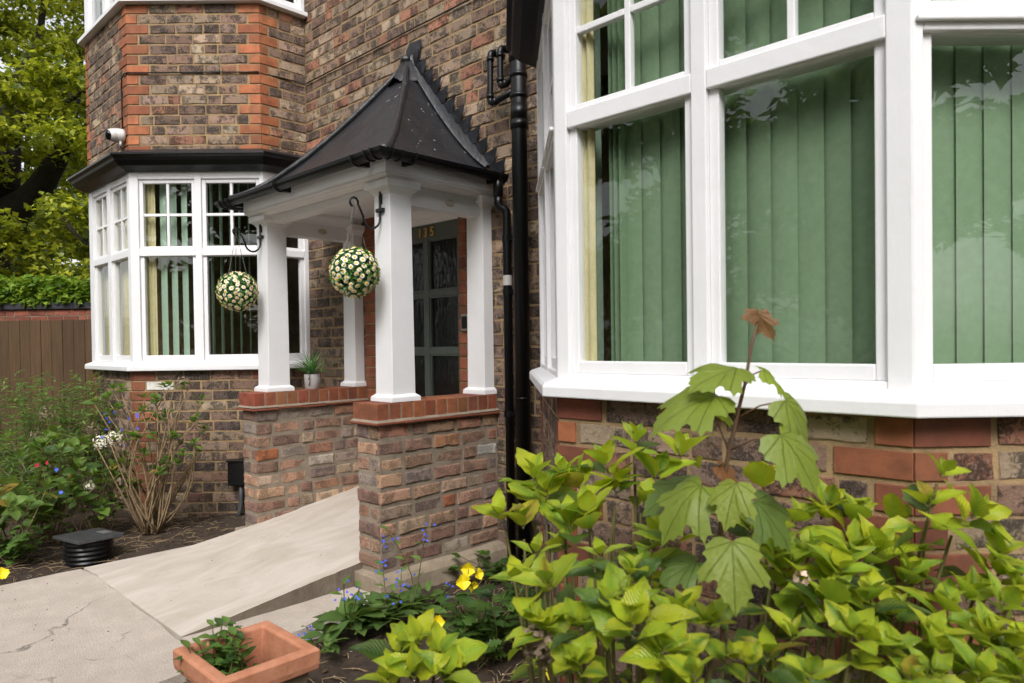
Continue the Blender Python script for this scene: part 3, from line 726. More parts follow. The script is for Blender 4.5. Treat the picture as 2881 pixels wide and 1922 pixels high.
# ------------------------------------------------------------------ the porch
porch = thing('entrance_porch', 'white columned entrance porch with swept black lead roof on low brick walls', 'porch', (-3.97, 2.6, 0))
PB = Brickwork(); pw = {}
YN = 2.212
for key, x0, x1 in (('near', -3.363, -3.152), ('far', -4.773, -4.566)):
    b = MB(); b.box(x0 + .004, x1 - .004, YN + .004, YW - .002, .02 if key == 'far' else .0, .944); w_ = b.build('low_wall', M['mortar_grey'], porch)
    pw[key] = w_; z0, z1 = .15, .945
    k = dict(kind='rough', pal=RECL, gap=.021, cs=.0883, out=.003)
    PB.rect(Panel((x1, YN), (x1, YW)), .0, YW - YN - .005, z0, z1, key, seed=41 if key == 'near' else 42, **k)
    PB.rect(Panel((x0, YN), (x1, YN)), .0, x1 - x0, z0, z1, key, seed=43 if key == 'near' else 44, **k)
    PB.rect(Panel((x0, YW), (x0, YN)), .0, YW - YN - .005, z0, z1, key, seed=45 if key == 'near' else 46, **k)
    # tile creasing in short wavy lengths, then brick-on-edge coping
    n_ = 5; y = YN - .035
    for q in range(n_):
        y2 = y + (YW - YN + .03) / n_; dz = random.uniform(-.004, .003)
        b = MB(); b.box(x0 - .028, x1 + .03 + random.uniform(-.003, .004), y, y2 - .002, .944 + dz, .956 + dz); b.build('creasing_tile', M['tile'] if 'tile' in M else M.setdefault('tile', simple('red clay tile', '#8a4a33', '#6e4030', 20, .8, .002, 90)), w_, bevel=.002)
        y = y2
    b = MB(); b.hexa([(x0 - .02, YN - .03, .958), (x1 + .024, YN - .03, .958), (x1 + .024, YW - .003, .958), (x0 - .02, YW - .003, .958), (x0 - .008, YN - .016, .972), (x1 + .008, YN - .016, .972), (x1 + .008, YW - .003, .972), (x0 - .008, YW - .003, .972)])
    b.box(x0 - .004, x1 + .004, YN - .012, YW - .004, .972, 1.050); b.build('coping_mortar', M['mortar_grey'], w_)
    n_ = 11; pit = (YW - .004 - (YN - .018)) / n_
    for q in range(n_):
        ya = YN - .018 + q * pit; c = random.choice(COPE); c = tuple(v * random.uniform(.85, 1.12) for v in c[:3]) + (1,)
        b = MB(); j = random.uniform(-.0015, .0015); b.box(x0 - .010 + j, x1 + .010 + j, ya + .0, ya + pit - .011, .966, 1.058 + j); o = b.build('coping_brick', M['red'], w_, bevel=.003); o.color = c
# special bricks: white washed, bright orange
for tgt, colr in ((V(-3.152, 2.99, .70), hx('#d6cfc6')), (V(-3.152, 2.70, .40), hx('#b06a48')), (V(-3.152, 2.70, .22), hx('#b9aa98')), (V(-4.566, 2.27, .62), hx('#a8653f')), (V(-4.566, 2.62, .52), hx('#c4b4a4')), (V(-4.566, 2.24, .50), hx('#cdb09a')), (V(-3.152, 2.45, .45), hx('#b79c80')), (V(-3.152, 2.6, .80), hx('#b37f5c'))):
    i = min(range(len(PB.items)), key=lambda i: (PB.items[i][5] - tgt).length); it = PB.items[i]; PB.items[i] = it[:2] + (colr,) + it[3:]
PB.emit(pw, 300, porch)
# cement plinth along the garden side
b = MB(); zs_ = [(0, -.1), (.075, -.1), (.072, .02), (.066, .10), (.045, .128), (.004, .142)]
n_ = 14; vs = []
for q in range(n_ + 1):
    y = YN - .055 + (YW + .02 - YN + .055) * q / n_
    for o, z in zs_: vs.append((-3.158 + o + .008 * noise.noise((y * 4, z * 5, 2)), y, z + .008 * noise.noise((y * 3, o, 8))))
m = len(zs_); fs = [(q * m + j, q * m + j + 1, (q + 1) * m + j + 1, (q + 1) * m + j) for q in range(n_) for j in range(m - 1)] + [tuple(range(m - 1, -1, -1))]
b.add(vs, fs); b.box(-3.37, -3.15, YN - .05, YN + .01, -.1, .135); b.build('plinth', M['plinth'], porch, smooth=False, bevel=.006)
b = MB(); b.box(-4.85, -4.56, YN - .04, YN + .1, -.1, .11); b.build('plinth', M['plinth'], porch, bevel=.01)

# columns
def column(cx, cy, half=False):
    y0 = cy - .079; b = MB()
    def blk(mb, z0, z1, a0, a1):
        if not half: mb.frustum(cx, cy, z0, z1, a0, a0, a1, a1)
        else:
            mb.hexa([(cx - a0, YW - .085 - (a0 - .079), z0), (cx + a0, YW - .085 - (a0 - .079), z0), (cx + a0, YW - .002, z0), (cx - a0, YW - .002, z0), (cx - a1, YW - .085 - (a1 - .079), z1), (cx + a1, YW - .085 - (a1 - .079), z1), (cx + a1, YW - .002, z1), (cx - a1, YW - .002, z1)])
    blk(b, 1.10, 2.206, .079, .073); o = b.build('column', M['white'], porch, bevel=.003)
    b = MB(); blk(b, 1.0585, 1.085, .102, .100); blk(b, 1.085, 1.101, .100, .079); b.build('base', M['white'], o, bevel=.003)
    b = MB(); blk(b, 2.205, 2.222, .075, .085); blk(b, 2.222, 2.238, .085, .104); blk(b, 2.238, 2.279, .112, .113); b.build('capital', M['white'], o, bevel=.003)
CR, CLX = -3.252, -4.682
column(CR, 2.398); column(CLX, 2.405); column(CR, 0, True); column(CLX + .012, 0, True)
# beams with cornice and fascia
b = MB(); b.box(CLX - .05, CR + .05, 2.35, 2.45, 2.226, 2.40); b.build('beam', M['white'], porch, bevel=.004)
for x in (CR, CLX):
    b = MB(); b.box(x - .048, x + .048, 2.451, YW - .003, 2.158, 2.40); o = b.build('beam', M['white'], porch, bevel=.004)
    for s in (-1, 1):
        pt = MB(); yc = 2.78
        pt.lathe([(.0, .003), (.024, .003), (.03, .001), (.03, -.001)], (0, 0, 0), 14)
        me = pt.mesh('old_fixing_scar', M['scar'] if 'scar' in M else M.setdefault('scar', simple('old filler scar', '#cfc4b4', '#b0a492', 60, .8, .003, 90)))
        if (x == CR and s == 1) or (x == CLX and s == 1):
            q = put('fixing_scar', me, o); q.matrix_basis = Matrix.Translation((x + .0485, yc, 2.21)) @ Matrix.Rotation(R(90), 4, 'Y') @ Matrix.Diagonal((.7, 1.25, 1, 1))
EAVE = [(CLX - .135, YW - .003), (CLX - .135, 2.268), (CR + .118, 2.268), (CR + .118, YW - .003)]
EAVE_IN = [(CLX - .05, YW - .003), (CLX - .05, 2.35), (CR + .05, 2.35), (CR + .05, YW - .003)]
b = MB(); b.sweep(EAVE, [(.0, 2.306), (.0, 2.385), (-.02, 2.385), (-.02, 2.306)]); b.build('fascia', M['white'], porch, bevel=.002)
b = MB(); b.sweep(EAVE, [(-.004, 2.305), (-.004, 2.297), (-.016, 2.293), (-.024, 2.284), (-.034, 2.280), (-.045, 2.270), (-.078, 2.270), (-.078, 2.305)]); b.build('cornice_moulding', M['white'], porch)
b = MB(); b.box(CLX + .05, CR - .05, 2.45, DY - .02, 2.33, 2.345); b.build('ceiling', M['white'], porch)
b = MB()
ins = [(CR - .05, YW - .003), (CR - .05, 2.452), (CLX + .05, 2.452), (CLX + .05, YW - .003)]
b.sweep(ins, [(0.001, 2.26), (.012, 2.262), (.02, 2.28), (.045, 2.31), (.05, 2.328), (.001, 2.328)]); b.build('ceiling_cornice', M['white'], porch)
# swept lead roof
EX0, EX1, EY, APX, APY = CLX - .195, CR + .19, 2.205, -3.965, 3.075
def rz(t): return 2.395 + .93 * t ** 1.42
def rpt(side, t, u_):     # side 0 front, 1 garden side, 2 far side; u_ 0..1 along the eave
    xr = EX1 + (APX - EX1) * t; xl = EX0 + (APX - EX0) * t; y = EY + (APY - EY) * t
    if side == 0: return V(xl + (xr - xl) * u_, y, rz(t))
    x = xr if side == 1 else xl
    return V(x, y + (YW - .004 - y) * u_, rz(t))
b = MB(); NTT = 16
for side in range(3):
    n_ = 10; vs = []
    for i in range(NTT + 1):
        for j in range(n_ + 1):
            p = rpt(side, i / NTT * .985, j / n_); d = .006 * noise.noise((p.x * 5, p.y * 5, p.z * 4)); vs.append((p.x, p.y - d, p.z + d))
    fs = [(i * (n_ + 1) + j, i * (n_ + 1) + j + 1, (i + 1) * (n_ + 1) + j + 1, (i + 1) * (n_ + 1) + j) for i in range(NTT) for j in range(n_)]
    b.add(vs, fs)
roof = b.build('roof', M['lead'], porch, smooth=True)
for u_, sd_ in ((1, 0), (0, 0)):
    b = MB(); pts = [rpt(0, i / 20 * .97, u_) + V(0, 0, .008 if u_ else .02) for i in range(21)]
    b.tube(pts, [.021 + .006 * math.sin(i * .9) * .3 for i in range(21)], 8); b.build('hip_roll', M['lead'], roof, smooth=True)
# apex cap and its upstand
ap = V(APX, APY, rz(1))
b = MB(); vs = []
ring = [V(.13, -.02, -.15), V(.075, -.125, -.165), V(.0, -.13, -.12), V(-.075, -.125, -.165), V(-.13, -.02, -.15)]
top = [V(.035, .0, .03), V(.022, -.03, .03), V(0, -.035, .035), V(-.022, -.03, .03), V(-.035, .0, .03)]
b.add([ap + q for q in ring] + [ap + q for q in top], [(i, i + 1, 6 + i, 5 + i) for i in range(4)] + [(5, 6, 7, 8, 9)]); b.build('apex_cap', M['lead'], roof, smooth=True)
b = MB(); b.tube([ap + V(0, -.02, .01), ap + V(0, -.02, .045)], [.04, .034], 10); b.build('apex_collar', M['lead'], roof, smooth=True)
b = MB(); b.add([(APX - .03, YW - .012, 3.33), (APX + .10, YW - .016, 3.27), (APX + .145, YW - .02, 3.46), (APX + .0, YW - .012, 3.475), (APX - .04, YW - .012, 3.43)], [(0, 1, 2, 3, 4)]); b.build('flashing_step', M['lead_bright'], roof, recalc=False)
# stepped flashing: a band up the wall and one tooth let into each course
def roof_x(z): t = max(0, (z - 2.395) / .93) ** (1 / 1.42); return EX1 + (APX - EX1) * min(t, .97)
TK = [V(-3.775 + .0742 * k, YW, 3.308 - .0815 * k) for k in range(-1, 11)]
b = MB(); vs = []
for T in TK:
    zi = T.z - .03; xi = T.x - .105; xr = roof_x(zi); vs += [(xr + .008, YW - .034, zi + .008), (xr + .020, YW - .020, zi + .026), (max(xi, xr + .05), YW - .013, zi + .004)]
fs = [(i * 3 + j, i * 3 + j + 1, i * 3 + j + 4, i * 3 + j + 3) for i in range(len(TK) - 1) for j in range(2)]
b.add(vs, fs); b.build('flashing_strip', M['lead'], roof, smooth=True, recalc=False)
for T in TK:
    j1, j2 = random.uniform(-.008, .008), random.uniform(-.006, .006); yy = YW - .014; b = MB()
    A_, B_, C_, D_ = V(T.x - .15, yy + .001, T.z - .012 + j2), V(T.x + .012 + j1, yy - .014, T.z + .006), V(T.x - .03, yy - .006, T.z - .088), V(T.x - .10, yy, T.z - .10)
    mid = (A_ + B_ + C_ + D_) / 4; AB_ = (A_ + B_) / 2 + V(0, -.003, -.004)
    b.add([A_, AB_, B_, C_, D_, mid], [(0, 5, 1), (1, 5, 2), (2, 5, 3), (3, 5, 4), (4, 5, 0)])
    o = b.build('flashing_step', M['lead_bright'], roof, recalc=False); md = o.modifiers.new('thick', 'SOLIDIFY'); md.thickness = .003
# gutter: half round trough with brackets, outlet and downpipe
gl = [(EX0 - .02, YW - .05), (EX0 - .02, EY - .02), (EX1 + .02, EY - .02), (EX1 + .02, YW - .05)]
gp = [(.022 + .042 * math.cos(a), 2.385 + .044 * math.sin(a)) for a in [math.pi + math.pi * i / 8 for i in range(9)]] + [(.064 - .004, 2.385)] + [(.022 + .037 * math.cos(a), 2.385 + .039 * math.sin(a)) for a in [2 * math.pi - math.pi * i / 8 for i in range(9)]]
gutt = MB().sweep(gl, gp).build('gutter', M['plastic'], porch, smooth=False, label='black half round gutter along the porch eaves')
def bracket(P, s):
    b = MB(); pts = [P.p3(s, .022 + .049 * math.cos(a), 2.385 + .051 * math.sin(a)) for a in [math.pi * 1.02 + math.pi * .98 * i / 10 for i in range(11)]]
    b.tube(pts, .006, 5); b.pbox(P, s - .012, s + .012, -.05, -.004, 2.335, 2.375); b.build('gutter_bracket', M['plastic'], gutt)
Pg = Panel(gl[1], gl[2])
for s in (.14, .80, Pg.w - .20): bracket(Pg, s)
b = MB(); Pg2 = Panel(gl[2], gl[3])
for s in (.17, .80): bracket(Pg2, s)
for P_, s in ((Pg, Pg.w - .05), (Pg2, .05), (Pg2, .83), (Pg, .05)):
    b = MB(); pts = [P_.p3(s, .022 + .047 * math.cos(a), 2.387 + .049 * math.sin(a)) for a in [math.pi + math.pi * i / 10 for i in range(11)]]
    for q in (-.03, .03): b.tube([p_ + Vector((P_.u.x, P_.u.y, 0)) * q for p_ in pts], .005, 5)
    b.build('gutter_union', M['plastic'], gutt)
# ------------------------------------------------------------------ pipes and small fittings
def bend(pts, r=.06, n=5):
    """round the corners of a polyline"""
    P = [Vector(p) for p in pts]; out = [P[0]]
    for a, b_, c in zip(P, P[1:], P[2:]):
        u1 = (a - b_); u2 = (c - b_); q = min(r, u1.length * .49, u2.length * .49); s_, e_ = b_ + u1.normalized() * q, b_ + u2.normalized() * q
        for i in range(n + 1): t_ = i / n; out.append(s_ * (1 - t_) ** 2 + b_ * 2 * t_ * (1 - t_) + e_ * t_ ** 2)
    return out + [P[-1]]
dp = thing('rain_downpipe', 'slim black rain downpipe from the porch gutter with pale tape on it', 'pipe', (-2.99, 3.03, 0))
gx = EX1 + .045
b = MB(); b.tube([(gx, 3.0, 2.375), (gx, 3.0, 2.25)], .03, 12); b.build('outlet', M['plastic'], dp, smooth=True)
b = MB(); b.tube(bend([(gx, 3.0, 2.26), (gx, 3.0, 2.19), (-2.985, 3.035, 2.17), (-2.985, 3.035, 1.9), (-2.985, 3.04, .06)], .05), .027, 12); b.build('pipe', M['pipe'], dp, smooth=True)
for z in (2.0, 1.68, .95): 
    b = MB(); b.tube([(-2.985, 3.037, z - .02), (-2.985, 3.037, z + .02)], .032, 12); b.box(-2.96, -2.925, 3.03, 3.1, z - .012, z + .012); b.build('pipe_clip', M['pipe'], dp)
b = MB(); b.tube([(-2.985, 3.036, 1.72), (-2.985, 3.036, 1.78)], .0285, 12, cap=False); b.build('tape', M['tape'], dp, smooth=True)
sp = thing('soil_pipe', 'thick black soil pipe beside the shrub-side bay with collars', 'pipe', (-2.835, 3.0, 0))
SPX, SPY = -2.828, 2.99
b = MB(); b.tube([(SPX, SPY, 0), (SPX, SPY, 5.2)], .045, 16); b.build('pipe', M['pipe'], sp, smooth=True)
for z0, z1, r_ in ((2.61, 2.66, .052), (2.66, 2.75, .049), (3.0, 3.06, .053), (3.4, 3.46, .053), (1.05, 1.06, .048)):
    b = MB(); b.tube([(SPX, SPY, z0), (SPX, SPY, z1)], r_, 16); b.build('collar', M['pipe'], sp, smooth=True)
for z in (2.92, 2.80):
    b = MB(); b.tube([(SPX, SPY, z - .012), (SPX, SPY, z + .012)], .052, 16); b.build('strap_boss', M['pipe'], sp, smooth=True)
def waste(px, pts, rr, label):
    e = thing('waste_pipe', label, 'pipe', pts[0]); b = MB(); b.tube(bend(pts, .035), rr, 10); b.build('pipe', M['pipe'], e, smooth=True)
    P = [Vector(q) for q in pts]
    for i in range(1, len(P) - 1):
        for d in (P[i - 1] - P[i], P[i + 1] - P[i]):
            if d.length < .06: continue
            u = d.normalized(); b = MB(); b.tube([P[i] + u * .035, P[i] + u * .06], rr * 1.22, 10); b.build('elbow_collar', M['pipe'], e, smooth=True)
def wp(x, y, Y=2.99): return on_y(x, y, Y)
a1, a2, a3 = wp(1125, 118), wp(1125, 240), wp(1183, 215)
waste(0, [(a1.x + .0, YW + .03, a1.z), (a1.x, 2.99, a1.z), (a2.x, 2.99, a2.z), (SPX - .02, 2.99, a2.z + .035)], .019, 'longer bent waste pipe joining the soil pipe below the other')
a1, a2 = wp(1139, 112), wp(1141, 205)
waste(0, [(a1.x + .04, YW + .03, a1.z), (a1.x + .03, 2.99, a1.z), (a1.x + .03, 2.99, a2.z), (SPX - .02, 2.99, a2.z + .045)], .019, 'shorter bent waste pipe joining the soil pipe above the other')
# cable along the brick courses, down to the camera
def cable_pts():
    out = []
    z = 3.575
    c1 = on_x(705, 193, -5.40)
    out += [V(-2.5, YW - .012, on_y(705, 193, YW).z), V(-5.37, YW - .012, on_y(705, 193, YW).z)]
    zz_ = out[-1].z
    out += [V(-5.402 + .0, 2.69, zz_), V(*pF.pt(pF.w - .01, .01), zz_), V(*pF.pt(.01, .012), zz_), V(-6.16, 1.938, zz_), V(-6.225, 1.938, zz_ - .02), V(-6.235, 1.938, zz_ - .1), V(-6.235, 1.94, 3.13)]
    return out
pts = cable_pts(); dense = []
for a, c in zip(pts, pts[1:]):
    n_ = max(1, int((c - a).length / .12))
    for i in range(n_): q = a.lerp(c, i / n_); dense.append(q + V(0, 0, .003 * noise.noise((q.x * 6, q.y * 6, 1))))
dense.append(pts[-1])
tag(MB().tube(dense, .0055, 5).build('cable', M['iron'], smooth=True), 'thin black cable clipped along brick courses down to security camera', 'cable')
# security camera
cp = on_y(268, 295, 1.93); cb = V(-6.16, 1.95, cp.z)
sec = thing('security_camera', 'white turret security camera on the fence-side bay corner', 'camera', (-6.21, 1.94, 3.07))
C0 = V(-6.215, 1.94, 3.075); ax = V(-.25, -1, .06).normalized(); ax = V(-.15, -1, .02).normalized()
def disc(prof, c, ax, mat, name, par):
    b = MB(); b.lathe(prof, (0, 0, 0), 24); me = b.mesh(name, mat, True); o = put(name, me, par); o.matrix_basis = Matrix.Translation(c) @ ax.to_track_quat('Z', 'X').to_matrix().to_4x4(); return o
disc([(.055, 0), (.057, .02), (.055, .055), (.053, .06)], C0, V(0, -1, 0), M['cam_white'], 'mount', sec)
b_ = disc([(.052, 0), (.052, .015), (.050, .03), (.044, .052), (.034, .066), (.03, .068)], C0 + V(-.0, -.055, 0), V(.18, -.96, -.18).normalized(), M['cam_white'], 'body', sec)
ld = V(.18, -.96, -.18).normalized()
disc([(.039, -.004), (.038, .004), (.026, .014), (.008, .019)], C0 + V(0, -.055, 0) + ld * .063, ld, M['lens'], 'lens', sec)
b = MB(); b.tube([C0 + V(.02, -.03, -.05), C0 + V(.02, -.03, -.085)], [.012, .009], 10); b.build('cable_gland', M['cam_white'], sec, smooth=True)
b = MB(); b.tube(bend([C0 + V(.02, -.03, -.08), C0 + V(.02, -.028, -.12), C0 + V(.035, -.01, -.16)], .03), .004, 6); b.build('lead_wire', M['iron'], sec)
# keypad by the door, black utility box, inspection chamber
kp = thing('entry_keypad', 'small metal entry keypad on the red brick by the door', 'keypad', (-3.46, YW - .01, 1.55))
q = on_y(1069, 740, YW - .01); kx, kz = q.x, q.z
b = MB(); b.box(kx - .035, kx + .035, YW - .022, YW + .0, kz - .055, kz + .055); b.build('case', simple('brushed metal', '#9a9894', None, rough=.35, Metallic=.7), kp, bevel=.004)
b = MB(); b.box(kx - .024, kx + .024, YW - .026, YW - .0225, kz - .04, kz + .04); b.build('keypad_face', M['plastic'], kp)
q = V(*pF.pt(pF.w - .06, .05), .45); ub = thing('utility_box', 'black plastic utility box with conduit low on fence-side bay wall', 'box', (q.x, q.y, .3))
qz = on_z(543, 1100, .0); Pq = pF
b = MB(); b.pbox(Pq, .77, .92, .0, .09, .27, .46); b.build('case', M['plastic'], ub, bevel=.006)
b = MB(); b.pbox(Pq, .76, .93, -.0, .10, .46, .475); b.build('lid', M['plastic'], ub, bevel=.003)
b = MB(); b.tube(bend([Pq.p3(.86, .05, .27), Pq.p3(.86, .05, .12), Pq.p3(.84, .07, .0)], .05), .018, 8); b.build('conduit', simple('grey conduit', '#4a4d50', None, rough=.5), ub, smooth=True)
ic = on_z(203, 1232, .17); ic.z = -.01
ch = thing('inspection_chamber', 'black ribbed plastic inspection chamber with square tread lid in the soil', 'drain', ic)
prof = [(.132, -.12)]
for k in range(10): z = -.12 + k * .029; prof += [(.130, z + .003), (.141, z + .010), (.141, z + .018), (.130, z + .025)]
prof += [(.132, .175)]
b = MB(); b.lathe(prof, ic, 40); b.build('ribbed_riser', M['plastic'], ch, smooth=True)
lm = Matrix.Translation(ic + V(0, 0, .175)) @ Matrix.Rotation(R(14), 4, 'Z') @ Matrix.Rotation(R(-3), 4, 'X') @ Matrix.Scale(.64, 4)
b = MB(); b.frustum(0, 0, 0, .03, .235, .225, .232, .222); lid = b.build('lid', M.setdefault('lidm', simple('black plastic with painted sky sheen', '#3c3d3f', '#4f4f50', 30, .4, .001, 90)), ch, bevel=.004); lid.matrix_basis = lm  # lid's grey paints the sky's reflection onto black plastic
lid_w = Matrix.Translation(-Vector(ic)) 
WORLD[lid.name] = lm
b = MB()
for i in range(13):
    for k in range(10):
        x = -.215 + i * .0345; y = -.2 + k * .043
        if 5 <= i <= 8 and 7 <= k <= 8: continue
        b.box(x, x + .028, y, y + .036, .030, .0335)
o = b.build('tread_blocks', M['lidm'], lid, recalc=False); o.matrix_basis = lm
b = MB(); b.box(-.045, .09, .10, .185, .030, .0345); o = b.build('lid_badge', simple('worn grey plastic', '#6b6b6b', None, rough=.5), lid, recalc=False); o.matrix_basis = lm
# terracotta planter with a nested pot
TX0, TX1, TY0, TY1, TZ = -2.435, -2.075, .875, 1.21, .385
pl_ = thing('terracotta_planter', 'square terracotta planter with thick orange rim and soil-stained sides', 'planter', ((TX0 + TX1) / 2, (TY0 + TY1) / 2, .02))
b = MB(); n4 = lambda i_, z: [(TX0 + i_, TY0 + i_, z), (TX1 - i_, TY0 + i_, z), (TX1 - i_, TY1 - i_, z), (TX0 + i_, TY1 - i_, z)]
def shell(loops):
    b = MB(); vs = [p for l_ in loops for p in l_]; fs = []
    for k in range(len(loops) - 1):
        for j in range(4): fs.append((k * 4 + j, k * 4 + (j + 1) % 4, k * 4 + 4 + (j + 1) % 4, k * 4 + 4 + j))
    return b.add(vs, fs)
b = shell([n4(.06, .02), n4(.026, TZ - .075)]); b.f.append((3, 2, 1, 0)); b.mi.append(0); b.build('body', M['terra_dirty'], pl_, bevel=.006)
b = shell([n4(.026, TZ - .075), n4(.004, TZ - .07), n4(0, TZ - .05), n4(0, TZ - .008), n4(.006, TZ), n4(.036, TZ), n4(.042, TZ - .006), n4(.045, TZ - .05), n4(.06, .16)]); b.build('rim', M['terracotta'], pl_, bevel=.004)
b = MB(); b.add(n4(.055, .19), [(0, 1, 2, 3)]); b.build('compost', M['soil_m'], pl_, recalc=False)
ip = thing('plant_pot', 'small round terracotta pot sunk inside the square planter', 'pot', (-2.235, .955, .19))
b = MB(); b.lathe([(.038, .0), (.052, .1), (.056, .1), (.057, .125), (.05, .125), (.046, .09), (.0, .09)], (-2.225, .965, .19), 20); b.build('pot_body', M['terracotta'], ip, smooth=True)
# mug planter on the coping
mp = on_z(714, 893, 1.058); mug = thing('mug_planter', 'pale grey mug planter with spiky plant on the far coping', 'planter', (mp.x, mp.y, 1.058))
mp = V(mp.x - .02, mp.y + .02, 1.0585)
b = MB(); b.lathe([(.050, 0), (.053, .004), (.056, .105), (.054, .107), (.052, .105), (.048, .02), (.0, .02)], mp, 28); b.build('mug', M['ceramic'], mug, smooth=True)
b = MB(); hd = (EYE - mp); hd.z = 0; hd.normalize(); hd = (hd + V(-.25, -.2, 0)).normalized()
for zc in (.085, .05):
    pts = [mp + hd * (.046 + .026 * math.sin(a)) + V(0, 0, zc + .018 * math.cos(a)) for a in [math.pi * i / 8 for i in range(9)]]; b.tube(pts, .006, 6)
b.build('handle', M['ceramic'], mug, smooth=True)
b = MB(); rnd = random.Random(3)
GR = simple('spiky plant green', '#3c6a33', '#5c8a3e', 20, .5)
for i in range(46):
    a = rnd.uniform(0, 6.28); el = rnd.uniform(.15, 1.35); L = rnd.uniform(.15, .24); p = mp + V(0, 0, .10); d = V(math.cos(a) * math.cos(el), math.sin(a) * math.cos(el), math.sin(el)); s_ = d.cross(V(0, 0, 1)).normalized() * .0055; up_ = s_.cross(d).normalized()
    m1 = p + d * L * .5 + V(0, 0, .01); tp = p + d * L - V(0, 0, .03 * math.cos(el)); b.add([p - s_ * .6, p + s_ * .6, m1 + s_, m1 - s_, m1 + up_ * .003, tp], [(0, 1, 2, 4), (0, 4, 3), (4, 2, 5), (3, 4, 5)])
b.build('foliage', GR, mug, recalc=False)
# ------------------------------------------------------------------ wall brackets and flower balls
def scroll_bracket(cx, yf, zt, label):
    """iron hook bracket fixed to a column's front, its arm reaching out over the path"""
    e = thing('plant_bracket', label, 'bracket', (cx, yf, zt), 'iron plant brackets on the porch columns')
    pts = [(0, 0), (0, -.08), (0, -.13)]
    for i in range(1, 9): a = math.pi * i / 8; pts.append((-.055 + .055 * math.cos(a) - .0, -.13 - .06 * math.sin(a)))
    pts += [(-.125, -.10), (-.14, -.07)]
    for i in range(0, 8): a = math.pi * (-.1 + 1.45 * i / 7); pts.append((-.166 + .026 * math.cos(a), -.062 + .026 * math.sin(a)))
    P3 = [V(cx, yf - .012 + q[0], zt + q[1]) for q in pts]
    b = MB(); b.tube(P3, .0062, 8); b.build('arm', M['iron'], e, smooth=True)
    b = MB(); b.box(cx - .009, cx + .009, yf - .012, yf + .003, zt - .05, zt + .02); b.build('back_plate', M['iron'], e, bevel=.003)
    b = MB(); b.box(cx - .032, cx + .032, yf - .020, yf + .003, zt - .095, zt - .075); b.build('cross_strap', M['iron'], e, bevel=.002)
    return P3[-5] + V(0, -.002, -.008)
DAISY = None
def daisy_mesh():
    b = MB(); rnd = random.Random(2); n_ = 11
    for k in range(n_):
        a = 2 * math.pi * k / n_; c, s = math.cos(a), math.sin(a); w_ = .0032
        def q(r_, w__, z): return (c * r_ - s * w__, s * r_ + c * w__, z)
        b.add([q(.003, -.001, .002), q(.009, -w_, .004), q(.0145, -.001, .002), q(.0145, .001, .002), q(.009, w_, .004), q(.003, .001, .002)], [(0, 1, 4, 5), (1, 2, 3, 4)], 0)
    b.lathe([(.0062, .001), (.0060, .0042), (.0038, .0064), (.0005, .007)], (0, 0, 0), 8, 1)
    return b.mesh('flower', [simple('daisy petal', '#f0ead8', None, rough=.6), simple('daisy centre', '#f0c020', None, rough=.7)], False)
def flower_ball(c, r_, hook, label, seed):
    global DAISY
    rnd = random.Random(seed); e = thing('flower_ball', label, 'flower ball', (c.x, c.y, c.z - r_), 'daisy balls hung on the porch')
    if DAISY is None: DAISY = daisy_mesh()
    b = MB(); b.lathe([(r_ * .86 * math.sin(math.pi * i / 10) + .001, -r_ * .86 * math.cos(math.pi * i / 10)) for i in range(11)], c, 20); b.build('core', simple('dark moss core', '#15240f', None, rough=.9), e, smooth=True)
    b = MB()
    for i in range(2600):
        z = rnd.uniform(-1, 1); a = rnd.uniform(0, 6.283); q = math.sqrt(1 - z * z); n = V(q * math.cos(a), q * math.sin(a), z)
        p = c + n * r_ * rnd.uniform(.84, .99); d = (n * rnd.uniform(.2, 1) + V(rnd.gauss(0, 1), rnd.gauss(0, 1), rnd.gauss(0, 1)) * .7).normalized(); s_ = d.cross(n + V(.01, .02, 0)); s_ = s_.normalized() if s_.length > 1e-4 else V(1, 0, 0); L = rnd.uniform(.012, .024); w_ = L * .3
        b.add([p, p + d * L * .5 + s_ * w_, p + d * L, p + d * L * .5 - s_ * w_], [(0, 1, 2, 3)], 0 if rnd.random() < .7 else 1)
    b.build('foliage', [simple('ball leaf', '#3a6a26', '#4c8430', 60, .5), simple('ball leaf light', '#5d8a2c', None, rough=.5)], e, recalc=False)
    N = 165
    for i in range(N):
        z = 1 - 2 * (i + .5) / N; a = i * 2.399963 + rnd.uniform(-.12, .12); z = max(-1, min(1, z + rnd.uniform(-.02, .02))); q = math.sqrt(1 - z * z); n = V(q * math.cos(a), q * math.sin(a), z)
        m_ = (n + V(rnd.gauss(0, .16), rnd.gauss(0, .16), rnd.gauss(0, .16))).normalized().to_track_quat('Z', 'Y').to_matrix().to_4x4(); s_ = rnd.uniform(.92, 1.16)
        instance(DAISY, Matrix.Translation(c + n * r_ * rnd.uniform(.97, 1.03)) @ m_ @ Matrix.Scale(s_, 4), 'flower', e)
    CH = M.setdefault('chain', simple('steel chain', '#b5b3ae', None, rough=.3, Metallic=.9))
    for k in range(3):
        a = 2.1 * k + .75; p = c + V(math.cos(a) * .55, math.sin(a) * .55, .82) * r_ * .99; b = MB(); L = (hook - p).length; n_ = int(L / .0085)
        for i in range(n_):
            q0 = hook.lerp(p, i / n_); q1 = hook.lerp(p, (i + 1.25) / n_); sd_ = (V(1, 0, 0) if i % 2 else V(0, 1, 0)) * .002
            for s in (-1, 1): b.tube([q0 + sd_ * .3 * s, q0.lerp(q1, .5) + sd_ * s, q1 + sd_ * .3 * s], .0009, 3, cap=False)
        b.build('chain', CH, e)
    b = MB(); b.tube([hook + V(0, 0, .03), hook], .0012, 4); b.build('hook', CH, e)
